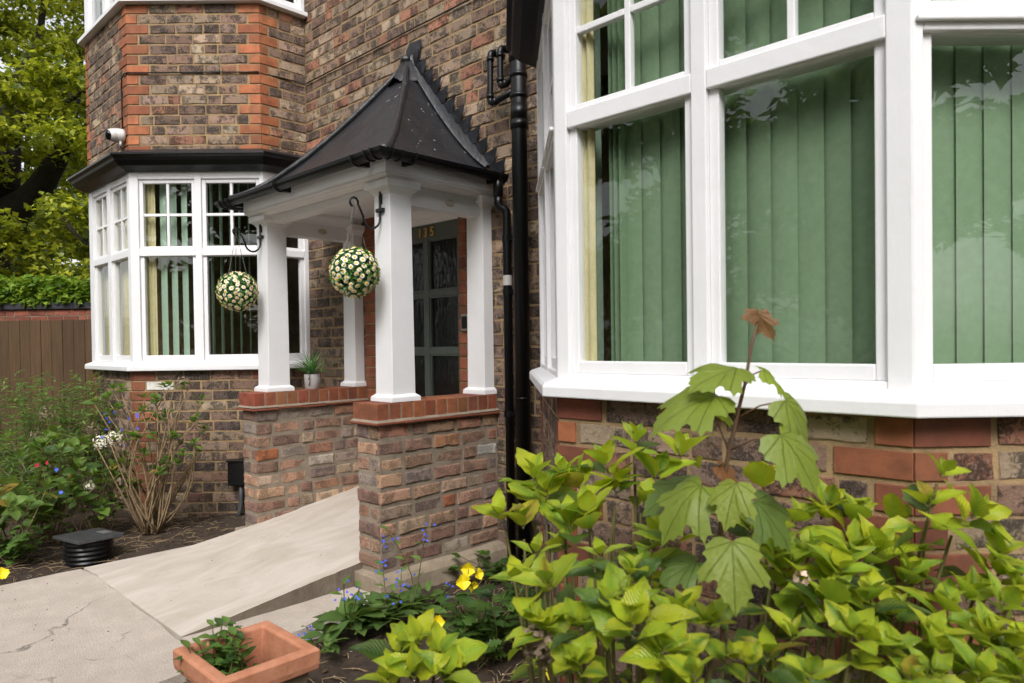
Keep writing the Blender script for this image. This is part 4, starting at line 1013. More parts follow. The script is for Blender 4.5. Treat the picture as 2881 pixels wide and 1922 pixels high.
for cx, yf, px, py, ztp, col_, nm in ((CR - .004, 2.398 - .073, 820, 624, 2.185, 'near', 1), (CLX - .0, 2.405 - .073, 553, 668, 2.20, 'far', 2)):
    zt = on_y(879 if nm == 1 else 607, 447 if nm == 1 else 515, yf).z
    hk = scroll_bracket(cx, yf, zt, 'black scrolled iron hook bracket on the porch column holding the larger-looking daisy ball' if 0 else ('black iron hook bracket on the front porch column by the door side' if nm == 1 else 'black iron hook bracket on the front porch column by the fence-side bay'))
    c = on_y(px, py, hk.y); top_h = V(hk.x, hk.y, hk.z)
    flower_ball(V(hk.x, hk.y, c.z), .128, top_h - V(0, 0, .03), 'daisy ball hung on the porch column nearest the shrub-side bay window' if nm == 1 else 'daisy ball hung before the fence-side bay window glass', nm)
# ------------------------------------------------------------------ leaves
def leaf_mat(name, mass, kind, trans=.35, edge=None, rough=.42):
    t = NT(name); c = tint_source(t, mass); uv = t.n('ShaderNodeUVMap').outputs[0]
    sp_ = t.n('ShaderNodeSeparateXYZ'); t.l(uv, sp_.inputs[0]); u, v = sp_.outputs[0], sp_.outputs[1]     # u across (0 = midrib), v along
    au = t.math('ABSOLUTE', u); col = c; p = t.pos()
    if kind == 'hyd':
        ph = t.math('ADD', t.math('MULTIPLY', v, 11.0), t.math('MULTIPLY', au, -4.0)); wv = t.math('ABSOLUTE', t.math('SUBTRACT', t.math('FRACT', ph), .5))
        vein = t.ramp(wv, .0, .12, (1, 1, 1, 1), (0, 0, 0, 1)); mid = t.ramp(au, .0, .05, (1, 1, 1, 1), (0, 0, 0, 1)); vn = t.math('MAXIMUM', vein, mid)
        ed = t.ramp(t.math('ADD', au, t.math('MULTIPLY', t.noise(p, 28, 4, .6), .5)), .36, .85)
        al = t.n('ShaderNodeObjectInfo').outputs['Alpha'] if not mass else t.n('ShaderNodeAttribute', attribute_name='tint').outputs['Alpha']
        col = t.mix(t.math('MULTIPLY', ed, al), col, (.52, .55, .03, 1))
        col = t.mix(t.math('MULTIPLY', vn, .22), col, t.mix(.6, col, (.05, .10, .01, 1)))
        t.bump(wv, .003, 1)
    elif kind == 'maple':
        a = t.math('ARCTAN2', au, v); d = t.math('MINIMUM', t.math('MINIMUM', t.math('ABSOLUTE', a), t.math('ABSOLUTE', t.math('SUBTRACT', a, .72))), t.math('ABSOLUTE', t.math('SUBTRACT', a, 1.38)))
        rr = t.math('SQRT', t.math('ADD', t.math('MULTIPLY', u, u), t.math('MULTIPLY', v, v))); ln = t.ramp(t.math('MULTIPLY', d, rr), .004, .014, (1, 1, 1, 1), (0, 0, 0, 1))
        col = t.mix(t.math('MULTIPLY', ln, .32), col, (.08, .12, .02, 1)); n = t.noise(uv, 9, 4, .6)
        col = t.mix(t.math('MULTIPLY', t.ramp(n, .4, .7), .3), col, t.mix(.5, col, (.12, .18, .03, 1))); t.bump(t.math('ADD', t.math('MULTIPLY', ln, -.6), n), .003)
    else:
        col = t.mix(t.math('MULTIPLY', t.ramp(au, .0, .06, (1, 1, 1, 1), (0, 0, 0, 1)), .35), col, t.mix(.5, col, (.4, .45, .15, 1)))
    t.set(Base_Color=col, Roughness=rough)
    tr = t.n('ShaderNodeBsdfTranslucent'); t.l(t.mix(.25, col, (.5, .6, .05, 1)), tr.inputs[0]); mx = t.n('ShaderNodeMixShader'); mx.inputs[0].default_value = trans
    t.l(t.b.outputs[0], mx.inputs[1]); t.l(tr.outputs[0], mx.inputs[2]); t.l(mx.outputs[0], t.out.inputs[0]); return t.m
LM = {k: (leaf_mat(k + ' leaf', 0, k, .42), leaf_mat(k + ' leaf mass', 1, k, .42)) for k in ('hyd', 'maple', 'plain')}
def leaf_mesh(kind, seed, width, serr, fold, droop, n=8, tip=1.5):
    """leaf along +Y, unit length, upper face +Z; folded at the midrib and bent down along its length"""
    rnd = random.Random(seed); b = MB(); UVs = []; cols = 5; tw = rnd.uniform(-.25, .25); dr = droop * rnd.uniform(.6, 1.3); sway = rnd.uniform(-.08, .08)
    for i in range(n + 1):
        v = i / n; hw = width * (math.sin(math.pi * min(1, v ** .82) * .985 + .02)) ** .85 * (1 - .25 * v ** 3)
        if 0 < i < n: hw *= 1 + (serr if i % 2 else -serr)
        if i == n: hw = .002
        if i == 0: hw = .012
        for k in range(cols):
            u = (k - 2) / 2; x = u * hw; z = -dr * v * v + fold * abs(x) + .02 * math.sin(v * 9 + k) * abs(u) + x * tw * v
            b.v.append((x + sway * v * v, v * (1 - .12 * dr * v), z)); UVs.append((u, v))
    for i in range(n):
        for k in range(cols - 1): b.f.append((i * cols + k, i * cols + k + 1, (i + 1) * cols + k + 1, (i + 1) * cols + k)); b.mi.append(0)
    return b, UVs
def to_leaf(b, UVs, mat, name='leaf'):
    me = b.mesh(name, mat, True); l = me.uv_layers.new(name='UVMap'); li = np.empty(len(me.loops), 'i'); me.loops.foreach_get('vertex_index', li); l.data.foreach_set('uv', np.array(UVs, 'f')[li].ravel()); return me
def maple_mesh(seed, mat):
    rnd = random.Random(seed); half = [(.0, .0), (.08, -.06), (.20, -.13), (.33, -.15), (.42, -.07), (.50, -.03), (.49, .07), (.56, .15), (.50, .22), (.47, .29), (.56, .37), (.68, .46), (.63, .52), (.66, .63), (.54, .61), (.46, .66), (.37, .62), (.30, .64), (.30, .72), (.34, .80), (.25, .83), (.20, .93), (.11, .94), (.0, 1.10)]
    out = half + [(-x, y) for x, y in half[-2:0:-1]]; b = MB(); UVs = []; dr = rnd.uniform(.45, .8); tw_ = rnd.uniform(-.25, .25)
    def z(x, y): rr = x * x + (y - .1) ** 2; return -dr * rr * .7 - .10 * max(0, -y) + .10 * abs(x) * (1 - abs(x)) + .03 * math.sin(7 * x + 5 * y + seed) + tw_ * x * (y - .2)
    rings = [.0, .35, .7, 1.0]; c = (0, .12)
    for f_ in rings[1:]:
        for x, y in out: X = c[0] + (x - c[0]) * f_ * (1 if f_ == 1 else .95); Y = c[1] + (y - c[1]) * f_; b.v.append((X, Y, z(X, Y))); UVs.append((X, Y))
    m = len(out); b.v.append((0, .12, z(0, .12))); UVs.append((0, .12)); o = len(b.v) - 1
    for j in range(m): b.f.append((o, j, (j + 1) % m))
    for k in range(2):
        for j in range(m): b.f.append((k * m + j, (k + 1) * m + j, (k + 1) * m + (j + 1) % m, k * m + (j + 1) % m))
    b.mi = [0] * len(b.f); return to_leaf(b, UVs, mat)
LEAF = {}
def leaves(kind):
    if kind not in LEAF:
        if kind == 'hyd': LEAF[kind] = [to_leaf(*leaf_mesh(kind, s, .31 + .018 * (s % 5), .07, .2 + .05 * (s % 3), .22 + .08 * (s % 4)), LM['hyd'][0]) for s in range(11)]
        elif kind == 'maple': LEAF[kind] = [maple_mesh(s, LM['maple'][0]) for s in range(5)]
        elif kind == 'oval': LEAF[kind] = [to_leaf(*leaf_mesh(kind, s + 20, .24, 0, .2, .25, 6), LM['plain'][0]) for s in range(5)]
        elif kind == 'lance': LEAF[kind] = [to_leaf(*leaf_mesh(kind, s + 40, .11, 0, .2, .4, 5), LM['plain'][0]) for s in range(4)]
        elif kind == 'fern': LEAF[kind] = [to_leaf(*leaf_mesh(kind, s + 60, .30, .42, .15, .35, 9), LM['plain'][0]) for s in range(4)]
    return LEAF[kind]
def leaf_matrix(p, d, up, L, wid=1):
    d = d.normalized(); x = d.cross(up); x = x.normalized() if x.length > 1e-4 else d.orthogonal().normalized(); n = x.cross(d)
    return Matrix(((x.x * L * wid, d.x * L, n.x * L, p.x), (x.y * L * wid, d.y * L, n.y * L, p.y), (x.z * L * wid, d.z * L, n.z * L, p.z), (0, 0, 0, 1)))
def rv(rnd, s=1): return V(rnd.gauss(0, s), rnd.gauss(0, s), rnd.gauss(0, s))
class Plant:
    def __init__(s, name, label, cat, base, group=None): s.e = thing(name, label, cat, base, group); s.base = Vector(base); s.lf = []; s.stems = MB()
    def leaf(s, kind, mx, col, rnd=random): s.lf.append((mx, rnd.choice(leaves(kind)), col, kind))
    def finish(s, n_obj, stem_mat, stem_name='stem'):
        def size(it): p = it[0].translation; q = proj(p); return (it[0].col[1].length / q[2]) if q and -60 < q[0] < 2940 and -60 < q[1] < 1980 else 0
        L = sorted(s.lf, key=size, reverse=True); rest = L[n_obj:]
        for mx, me, c, k in L[:n_obj]: instance(me, mx, 'leaf', s.e, c)
        if rest:
            mk = {'hyd': 0, 'maple': 1, 'oval': 2, 'lance': 2, 'fern': 2}
            joined(rest, 'foliage', [LM['hyd'][1], LM['maple'][1], LM['plain'][1]], s.e, lambda k: mk[k])
        if s.stems.v: s.stems.build(stem_name, stem_mat, s.e, smooth=True, recalc=False)
BARK = simple('green brown stem', '#5c5530', '#6f6a3c', 30, .7); WOODY = simple('dry woody stem', '#97805f', '#705c45', 40, .85, .002, 120)
TWIG = simple('maple stem', '#5a4a32', '#6d3f35', 20, .6)
def curve_pts(a, b_, bow, n=7, rnd=random):
    o = rv(rnd, bow); return [a.lerp(b_, i / n) + o * math.sin(math.pi * i / n) for i in range(n + 1)]
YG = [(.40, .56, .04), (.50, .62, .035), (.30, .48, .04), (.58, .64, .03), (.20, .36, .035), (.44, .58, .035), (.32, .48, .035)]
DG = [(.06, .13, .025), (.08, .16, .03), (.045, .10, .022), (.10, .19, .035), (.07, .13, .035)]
def tint(pal, rnd, a=1.0): c = rnd.choice(pal); k = rnd.uniform(.75, 1.15); return (c[0] * k, c[1] * k, c[2] * k, a)
def shoot(pl, tip, axis, rnd, size=.11, npairs=4, pal=YG, edge=.8, kind='hyd', spread=1.0, dark_low=True):
    ax = (axis + rv(rnd, .12)).normalized(); a0 = rnd.uniform(0, 6.28); p = tip; s1 = ax.orthogonal().normalized(); s2 = ax.cross(s1)
    for k in range(npairs):
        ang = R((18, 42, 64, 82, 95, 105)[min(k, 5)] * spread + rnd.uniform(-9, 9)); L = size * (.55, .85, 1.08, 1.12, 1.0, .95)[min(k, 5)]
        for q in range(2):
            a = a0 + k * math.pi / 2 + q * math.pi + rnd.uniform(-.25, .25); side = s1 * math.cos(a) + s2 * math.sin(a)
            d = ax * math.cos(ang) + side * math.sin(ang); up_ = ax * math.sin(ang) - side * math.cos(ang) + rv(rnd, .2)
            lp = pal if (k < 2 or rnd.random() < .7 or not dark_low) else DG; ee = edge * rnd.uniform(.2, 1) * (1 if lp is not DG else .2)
            pos = p + d * L * .12; pl.leaf(kind, leaf_matrix(pos, d, up_, L * rnd.uniform(.85, 1.15)), tint(lp if rnd.random() > .02 else [(.40, .28, .05)], rnd, ee), rnd); pl.stems.tube([p, pos], .0018, 4, cap=False)
        p = p - ax * (.016 + .011 * k) * size / .11
    return p, ax
# ---- big hydrangea under the bay front, shoots placed where they grow in front of the wall
rnd = random.Random(5)
tips = [(1150, 1185, 1.78, .10), (1255, 1130, 1.85, .11), (1330, 1110, 1.9, .09), (1460, 1010, 1.95, .11), (1560, 1040, 1.98, .10), (1420, 1100, 1.9, .10), (1310, 1200, 1.72, .12), (1230, 1270, 1.6, .12), (1190, 1330, 1.5, .11), (1260, 1340, 1.4, .12), (1380, 1275, 1.45, .13), (1225, 1090, 1.85, .10), (1290, 1085, 1.88, .10), (1200, 1200, 1.75, .12), (1390, 1060, 1.9, .10), (1510, 1090, 1.9, .11), (1480, 1150, 1.75, .11), (1350, 1180, 1.7, .12), (2240, 1180, 1.5, .10), (2270, 1460, 1.3, .10), (2330, 1480, 1.3, .10), (2250, 1550, 1.2, .11), (2330, 1555, 1.2, .10), (1400, 1380, 1.28, .13), (1470, 1400, 1.25, .13), (1330, 1430, 1.3, .12), (1250, 1440, 1.35, .10), (1560, 1400, 1.28, .10), (1625, 1430, 1.25, .11), (1520, 1490, 1.18, .12), (1590, 1545, 1.12, .10), (1755, 1110, 1.8, .10), (1830, 1190, 1.7, .10), (1780, 1270, 1.5, .09), (1900, 1160, 1.72, .10), (1960, 1190, 1.66, .10), (2050, 1190, 1.6, .10), (2165, 1085, 1.52, .11), (2130, 1150, 1.52, .11), (2010, 1260, 1.5, .09), (1930, 1300, 1.45, .11), (1900, 1370, 1.38, .12), (2000, 1370, 1.35, .12), (2090, 1310, 1.45, .10), (2225, 1370, 1.42, .08), (2290, 1270, 1.45, .10), (2335, 1350, 1.4, .09), (1960, 1450, 1.22, .12), (1820, 1460, 1.22, .11), (2050, 1480, 1.22, .12), (1720, 1520, 1.12, .11), (2140, 1460, 1.28, .11), (1860, 1550, 1.1, .12), (2090, 1555, 1.14, .12), (1330, 1520, 1.25, .11), (1500, 1230, 1.6, .09), (1720, 1210, 1.7, .09), (1850, 1270, 1.55, .10), (1450, 1310, 1.42, .11)]
hyd = Plant('hydrangea_bush', 'big yellow-green hydrangea bush growing against the wall under the white bay sill', 'shrub', (-1.15, 1.55, 0))
crown_c = V(-1.05, 1.45, .2)
_r5 = random.Random(55); tips += [(x + _r5.uniform(-60, 60), y + _r5.uniform(-30, 45), D + _r5.uniform(-.06, .10), s) for x, y, D, s in tips if y > 1200 and _r5.random() < .75]
for x, y, D, s_ in tips:
    s_ = .058 * D * rnd.uniform(.72, 1.22); tip = at(x, y, D - .02); gx_, gy_ = tip.x, tip.y
    base = V(tip.x * .75 + -1.1 * .25 + rnd.uniform(-.08, .08), min(1.8, tip.y * .72 + 1.5 * .28 + rnd.uniform(-.06, .06)), .0)
    ax = (tip - V(base.x, base.y, tip.z - .55)).normalized()
    p, a_ = shoot(hyd, tip, ax, rnd, s_, rnd.choice((2, 3, 3, 4)), edge=.95, spread=.86)
    hyd.stems.tube(curve_pts(base, p, .02, 8, rnd), [.008 - .0045 * i / 8 for i in range(9)], 5, cap=False)
    for k in range(rnd.choice((1, 2, 3))):     # older leaves lower on the stem, deep greens standing in for inner shade
        q = base.lerp(p, rnd.uniform(.35, .95)); d = V(rnd.gauss(0, 1), rnd.gauss(0, 1), rnd.uniform(-.3, .5)).normalized(); L = s_ * rnd.uniform(.6, .95)
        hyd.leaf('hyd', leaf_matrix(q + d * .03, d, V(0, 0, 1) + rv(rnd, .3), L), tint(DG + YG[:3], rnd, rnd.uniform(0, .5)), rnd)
for i in range(70):        # inner foliage, its deep greens painting the shadow inside the bush
    x = rnd.uniform(1230, 2340); y = rnd.uniform(1230, 1560); D = rnd.uniform(1.35, 1.75); p = at(x, y, D)
    if p.y > 1.78 or (p.y - p.x) > 2.25: continue
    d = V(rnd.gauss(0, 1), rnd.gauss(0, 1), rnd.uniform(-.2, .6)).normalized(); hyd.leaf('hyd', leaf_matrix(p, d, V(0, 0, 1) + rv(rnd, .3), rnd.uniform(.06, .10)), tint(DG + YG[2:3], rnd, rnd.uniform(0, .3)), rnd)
hyd.finish(300, BARK)
# dried flower head and pale petals caught in the bush
PETAL = simple('dried petal', '#8d7a66', '#6f5f4f', 40, .9); PALEP = simple('fallen pale petal', '#d8b9a8', None, rough=.7)
def dried_head(c, r_, par, rnd, mat, n=60):
    b = MB()
    for i in range(n):
        d = rv(rnd).normalized(); p = c + d * r_ * rnd.uniform(.5, 1); u = d.orthogonal().normalized(); w_ = d.cross(u); s_ = rnd.uniform(.006, .010)
        a = rnd.uniform(0, 6); u, w_ = u * math.cos(a) + w_ * math.sin(a), w_ * math.cos(a) - u * math.sin(a)
        b.add([p - u * s_, p + w_ * s_ + d * .003, p + u * s_, p - w_ * s_ + d * .003], [(0, 1, 2, 3)])
    return b.build('flower_head', mat, par, recalc=False)
dried_head(at(1235, 1478, 1.35), .045, hyd.e, rnd, PETAL, 80); dried_head(at(1840, 1328, 1.4), .016, hyd.e, rnd, PALEP, 14); dried_head(at(2310, 1420, 1.4), .012, hyd.e, rnd, PALEP, 8)
# a second, small clump in front by the path
rnd = random.Random(9)
h2 = Plant('hydrangea_bush', 'small yellow-green hydrangea clump in the soil beside the terracotta planter', 'shrub', (-1.65, 1.02, 0))
for x, y, D, s_ in ((920, 1500, 1.45, .085), (960, 1470, 1.48, .09), (1010, 1500, 1.46, .09), (950, 1545, 1.40, .09), (1020, 1550, 1.40, .09), (890, 1560, 1.4, .08)):
    tip = at(x, y, D); base = V(-1.6 + rnd.uniform(-.04, .04) + (tip.x + 1.6) * .4, 1.05 + (tip.y - 1.05) * .4, 0); p, a_ = shoot(h2, tip, (tip - base).normalized(), rnd, s_, 3, edge=.9); h2.stems.tube(curve_pts(base, p, .015, 6, rnd), .004, 5, cap=False)
h2.finish(300, BARK)
# ---- maple sapling
rnd = random.Random(12)
mp_ = Plant('maple_sapling', 'maple sapling with broad lobed leaves and reddish tip rising above the hydrangea', 'sapling', (-1.25, 1.25, 0))
stem = [V(-1.12, 1.3, 0), at(1660, 1500, 1.5), at(1650, 1250, 1.45), at(1668, 1060, 1.42), at(1695, 940, 1.42), at(1710, 880, 1.42), at(1725, 790, 1.42), at(1740, 735, 1.42)]
mp_.stems.tube(stem, [.007, .006, .005, .0045, .004, .0035, .003, .0022], 6)
def mleaf(node, base, tipd, L, D, col, up_=None, sc_=None):
    """node on the stem, leaf base and leaf tip as photo positions at depth D"""
    b0 = at(*base, D); t0 = at(*tipd[:2], D + (tipd[2] - D) * .5); d = t0 - b0; nd = at(*node, 1.42)
    mp_.stems.tube([nd, nd.lerp(b0, .5) + V(0, 0, .008), b0], .0018, 5); mp_.leaf('maple', leaf_matrix(b0, d, up_ if up_ else V(0, 0, 1) + (EYE - b0).normalized() * .5, d.length * (sc_ or 1.2) * .9, .9), col, rnd)
G1, G2, G3 = (.23, .30, .04, 1), (.13, .20, .04, 1), (.30, .40, .04, 1)
mleaf((1710, 885), (1690, 845), (1600, 860, 1.30), .1, 1.40, G1); mleaf((1710, 885), (1750, 850), (1815, 880, 1.46), .1, 1.44, G3)
mleaf((1690, 960), (1640, 905), (1510, 950, 1.32), .1, 1.38, G1); mleaf((1690, 960), (1800, 920), (1880, 1000, 1.36), .1, 1.40, G1)
mleaf((1672, 1035), (1790, 1000), (1890, 1105, 1.28), .1, 1.36, G1); mleaf((1672, 1035), (1625, 930), (1680, 950, 1.55), .1, 1.46, G3)
mleaf((1655, 1150), (1610, 1115), (1500, 1205, 1.32), .1, 1.38, G1, sc_=1.05); mleaf((1655, 1150), (1690, 1110), (1660, 1185, 1.24), .1, 1.32, (.27, .33, .05, 1), sc_=1.15)
mleaf((1650, 1200), (1735, 1150), (1835, 1250, 1.30), .1, 1.38, G2, sc_=1.05); mleaf((1652, 1230), (1680, 1245), (1690, 1390, 1.02), .1, 1.16, (.25, .31, .05, 1), sc_=1.0)
mleaf((1652, 1250), (1600, 1290), (1520, 1320, 1.38), .1, 1.42, G2); mleaf((1668, 1070), (1650, 1070), (1700, 1110, 1.40), .05, 1.42, (.30, .11, .05, 1))
mleaf((1652, 1130), (1580, 1110), (1480, 1150, 1.48), .05, 1.48, G2)
for tx, ty in ((1768, 775), (1712, 728)):
    b0 = at(1742, 722, 1.42); d = at(tx, ty, 1.40) - b0; mp_.leaf('maple', leaf_matrix(b0, d, (EYE - b0).normalized() + rv(rnd, .25), d.length * 1.0, .7), (.27, .12, .06, 1), rnd)
mp_.finish(60, TWIG)
# ---- blue alkanet plants, poppies and weeds along the path edge
BLUE = simple('blue petal', '#3f55c8', '#5468d8', 60, .6); YEL = simple('yellow petal', (.86, .70, .01, 1), (.80, .62, .01, 1), 60, .6)
MAT5 = None
def tiny_flowers(pl, pts, mat, s_, rnd):
    for p in pts:
        b = MB(); n = (EYE - p).normalized() + rv(rnd, .4); n.normalize(); u = n.orthogonal().normalized(); w_ = n.cross(u)
        for k in range(5):
            a = k * 1.2566; d = u * math.cos(a) + w_ * math.sin(a); q = d.cross(n); b.add([p, p + d * s_ * .6 + q * s_ * .4, p + d * s_ + n * .001, p + d * s_ * .6 - q * s_ * .4], [(0, 1, 2, 3)])
        b.build('flower', mat, pl.e, recalc=False)
def alkanet(bx, by, h, n_st, label, seed, sz=.09, low=14):
    r_ = random.Random(seed); g = on_z(bx, by, .05); pl = Plant('alkanet_plant', label, 'plant', g)
    for i in range(low):
        a = r_.uniform(0, 6.28); d = V(math.cos(a), math.sin(a), r_.uniform(.15, .9)).normalized(); L = sz * r_.uniform(1.0, 1.75); pl.leaf('oval', leaf_matrix(g + V(math.cos(a), math.sin(a), 0) * r_.uniform(.0, .05) + V(0, 0, r_.uniform(.02, .09)), d, V(0, 0, 1) + rv(r_, .2), L), tint([(.11, .20, .05), (.15, .25, .06), (.09, .16, .045)], r_), r_)
    fl = []
    for i in range(n_st):
        t_ = g + V(r_.uniform(-.12, .12), r_.uniform(-.12, .12), h * r_.uniform(.6, 1)); pts = curve_pts(g, t_, .02, 6, r_); pl.stems.tube(pts, .0025, 5, cap=False)
        for k in range(6):
            q = pts[1 + k % 6]; a = r_.uniform(0, 6.28); d = V(math.cos(a), math.sin(a), .6).normalized(); pl.leaf('oval', leaf_matrix(q, d, V(0, 0, 1), sz * r_.uniform(.4, .75)), tint([(.13, .24, .05), (.17, .29, .06)], r_), r_)
        for k in range(7): fl.append(t_ + V(r_.gauss(0, .025), r_.gauss(0, .025), r_.uniform(-.07, .02)))
    tiny_flowers(pl, fl, BLUE, .007, r_); pl.finish(60, BARK)
for args in ((945, 1420, .46, 2, 'tall blue-flowered alkanet standing against the porch plinth', 1, .09, 22), (890, 1440, .30, 3, 'bushy blue-flowered alkanet beside the ramp edge', 2, .10, 34), (810, 1455, .27, 2, 'broad-leaved alkanet with blue flowers over the old path strip', 3, .11, 36), (745, 1500, .13, 1, 'low blue-flowered alkanet beside the terracotta planter rim', 4, .07, 12), (985, 1395, .16, 1, 'small serrated weed clump at the plinth foot', 5, .07, 12)): alkanet(*args)
def ferny(bx, by, n_, h, label, seed, pal, kind='fern', sz=.09, name='weed_clump'):
    r_ = random.Random(seed); g = on_z(bx, by, .03); pl = Plant(name, label, 'plant', g)
    for i in range(n_):
        t_ = g + V(r_.gauss(0, .10), r_.gauss(0, .10), h * r_.uniform(.35, 1)); pts = curve_pts(g + V(r_.gauss(0, .03), r_.gauss(0, .03), 0), t_, .02, 4, r_); pl.stems.tube(pts, .002, 4, cap=False)
        for k in range(6): a = r_.uniform(0, 6.28); d = V(math.cos(a), math.sin(a), r_.uniform(-.1, .6)).normalized(); pl.leaf(kind, leaf_matrix(pts[r_.choice((2, 3, 4))], d, V(0, 0, 1) + rv(r_, .3), sz * r_.uniform(.6, 1.2)), tint(pal, r_), r_)
    pl.finish(120, BARK); return pl
ferny(1110, 1520, 26, .34, 'ferny dark green weed clump in the bed between planter and hydrangea', 21, DG)
ferny(1190, 1420, 14, .30, 'loose green weeds below the poppies at the hydrangea edge', 22, DG + [(.15, .25, .05)], 'oval', .08)
ferny(1130, 1330, 8, .16, 'low leafy weed at the foot of the porch plinth', 23, DG, 'oval', .09)
ferny(545, 1165, 5, .14, 'small bright seedling under the utility box', 24, [(.2, .36, .06)], 'fern', .05)
def poppy(px, py, s_, label, seed, gz=None):
    r_ = random.Random(seed); D = on_z(px, py + 90, .05); q = proj(D); c = at(px, py, q[2] * .97 if q else 2.6); c = gz or c; e = thing('yellow_poppy', label, 'flower', (c.x, c.y, .02), 'yellow poppies in the bed')
    n = ((EYE - c).normalized() + rv(r_, .5)).normalized(); u = n.orthogonal().normalized(); w_ = n.cross(u)
    for k in range(4):
        a = k * 1.57 + r_.uniform(-.2, .2); b = MB(); d0 = u * math.cos(a) + w_ * math.sin(a); sd_ = w_ * math.cos(a) - u * math.sin(a); vs = []
        for i in range(4):
            v_ = i / 3
            for j in range(5): x = (j - 2) / 2; vs.append(c + d0 * s_ * v_ + sd_ * s_ * .75 * x * math.sin(.3 + v_ * 1.5) + n * s_ * (.55 * v_ ** 1.5 + .1 * math.sin(3 * x + seed) * v_))
        b.add(vs, [(i * 5 + j, i * 5 + j + 1, i * 5 + j + 6, i * 5 + j + 5) for i in range(3) for j in range(4)]); b.build('petal', YEL, e, smooth=True, recalc=False)
    b = MB(); b.tube(curve_pts(V(c.x + .02, c.y + .02, 0), c, .02, 6, r_), .0018, 5); b.build('stem', BARK, e, smooth=True)
for i, (px, py, s_, lb) in enumerate(((1075, 1305, .030, 'yellow poppy upper bloom of the cluster by the plinth'), (1096, 1318, .024, 'yellow poppy side bloom of the cluster by the plinth'), (1062, 1335, .030, 'yellow poppy lower bloom of the cluster by the plinth'), (1083, 1345, .024, 'yellow poppy tucked lowest in the cluster by the plinth'), (1002, 1428, .026, 'single yellow poppy in bare soil'), (1270, 1545, .022, 'yellow poppy half hidden under the big hydrangea'))): poppy(px, py, s_, lb, i)
# plant growing in the planter
rnd = random.Random(31)
pp = Plant('periwinkle_plant', 'dark green periwinkle growing in the terracotta planter', 'plant', (-2.27, .99, .19))
for i in range(30):
    g = V(-2.30 + rnd.uniform(-.09, .06), .99 + rnd.uniform(-.06, .09), .19); t_ = g + V(rnd.gauss(0, .04), rnd.gauss(0, .04), rnd.uniform(.10, .27)); pts = curve_pts(g, t_, .012, 6, rnd); pp.stems.tube(pts, .0018, 4, cap=False)
    for k in range(1, 7):
        a = k * 1.57
        for q in (0, math.pi): d = V(math.cos(a + q), math.sin(a + q), .55).normalized(); pp.leaf('oval', leaf_matrix(pts[k], d, V(0, 0, 1) + rv(rnd, .15), rnd.uniform(.042, .066), .9), tint([(.05, .12, .028), (.08, .17, .035), (.14, .26, .05)], rnd), rnd)
pp.finish(120, BARK)
# ---- far bed: bare-stemmed hydrangea, leafy shrubs, willowy herb by the fence
rnd = random.Random(41)
bs = on_z(350, 1220, .03); bh = Plant('hydrangea_bush', 'half bare hydrangea with many woody stems and dried flower heads by the far wall', 'shrub', bs)
BG = [(.13, .25, .045), (.17, .31, .05), (.10, .20, .04)]
for i in range(44):
    a = rnd.uniform(0, 6.28); sp2 = rnd.uniform(.05, .40); h = rnd.uniform(.45, 1.08); g = bs + V(math.cos(a) * .07, math.sin(a) * .07, 0); lean = RT * rnd.uniform(-.36, .36) + FW * rnd.uniform(-.15, .12)
    t_ = V(bs.x, bs.y, 0) + lean + V(0, 0, h); pts = curve_pts(g, t_, .05, 6, rnd); b = MB(); b.tube(pts, [.0078 - .004 * k / 6 for k in range(7)], 5); b.build('stem', WOODY, bh.e, smooth=True, recalc=False)
    if rnd.random() < .6:
        q = pts[-1]; b = MB(); d = (rv(rnd) + V(0, 0, 1.2)).normalized(); b.tube([pts[4], pts[4] + d * .10, pts[4] + d * .16 + V(0, 0, .03)], [.003, .002, .0015], 4); b.build('twig', WOODY, bh.e, recalc=False)
    if rnd.random() < .75: shoot(bh, t_ + V(0, 0, .03), V(0, 0, 1) + lean * .5, rnd, rnd.uniform(.05, .085), 3, BG, .1)
for x, y in ((420, 885), (395, 1000), (405, 1060), (325, 940), (420, 1040), (330, 1040), (310, 1000), (280, 1060), (300, 1110), (350, 1000), (270, 1000)):
    tip = at(x, y, proj(bs)[2] - .1); shoot(bh, tip, V(0, 0, 1), rnd, .075, 3, BG, .1)
    if y < 960: b = MB(); b.tube(curve_pts(V(bs.x, bs.y, .1), tip, .03, 6, rnd), .004, 5); b.build('stem', WOODY, bh.e, smooth=True, recalc=False)
dried_head(at(422, 880, proj(bs)[2] - .1), .06, bh.e, rnd, PETAL, 90)
bh.finish(140, BARK)
def leafy(px, py, D, n_sh, wx, h, label, seed, pal, kind='hyd', sz=.10, obj=120, heads=(), name='leafy_shrub', pairs=3):
    r_ = random.Random(seed); g = at(px, py, D); g.z = .0; pl = Plant(name, label, 'shrub', g)
    for i in range(n_sh):
        t_ = g + RT * r_.uniform(-wx, wx) + FW * r_.uniform(-.3, .25); t_.z = h * r_.uniform(.35, 1.0); base = g + rv(r_, .05); base.z = 0; pts = curve_pts(base, t_, .03, 6, r_); pl.stems.tube(pts, [.005 - .003 * k / 6 for k in range(7)], 4, cap=False)
        shoot(pl, t_, (t_ - base).normalized() + V(0, 0, .6), r_, sz * r_.uniform(.7, 1.1), pairs, pal, .15, kind)
        for k in range(4): q = pts[r_.choice((3, 4, 5))]; d = V(r_.gauss(0, 1), r_.gauss(0, 1), r_.uniform(-.2, .5)).normalized(); pl.leaf(kind, leaf_matrix(q, d, V(0, 0, 1) + rv(r_, .3), sz * r_.uniform(.5, .9)), tint(DG, r_, .1), r_)
    for x, y in heads: dried_head(at(x, y, D), .055, pl.e, r_, PETAL, 70)
    pl.finish(obj, WOODY); return pl
s1 = leafy(105, 1200, 5.0, 34, .40, .86, 'leafy green hydrangea with brown flower heads before the wooden fence', 51, BG, sz=.11, heads=((105, 950), (85, 1000), (215, 985)))
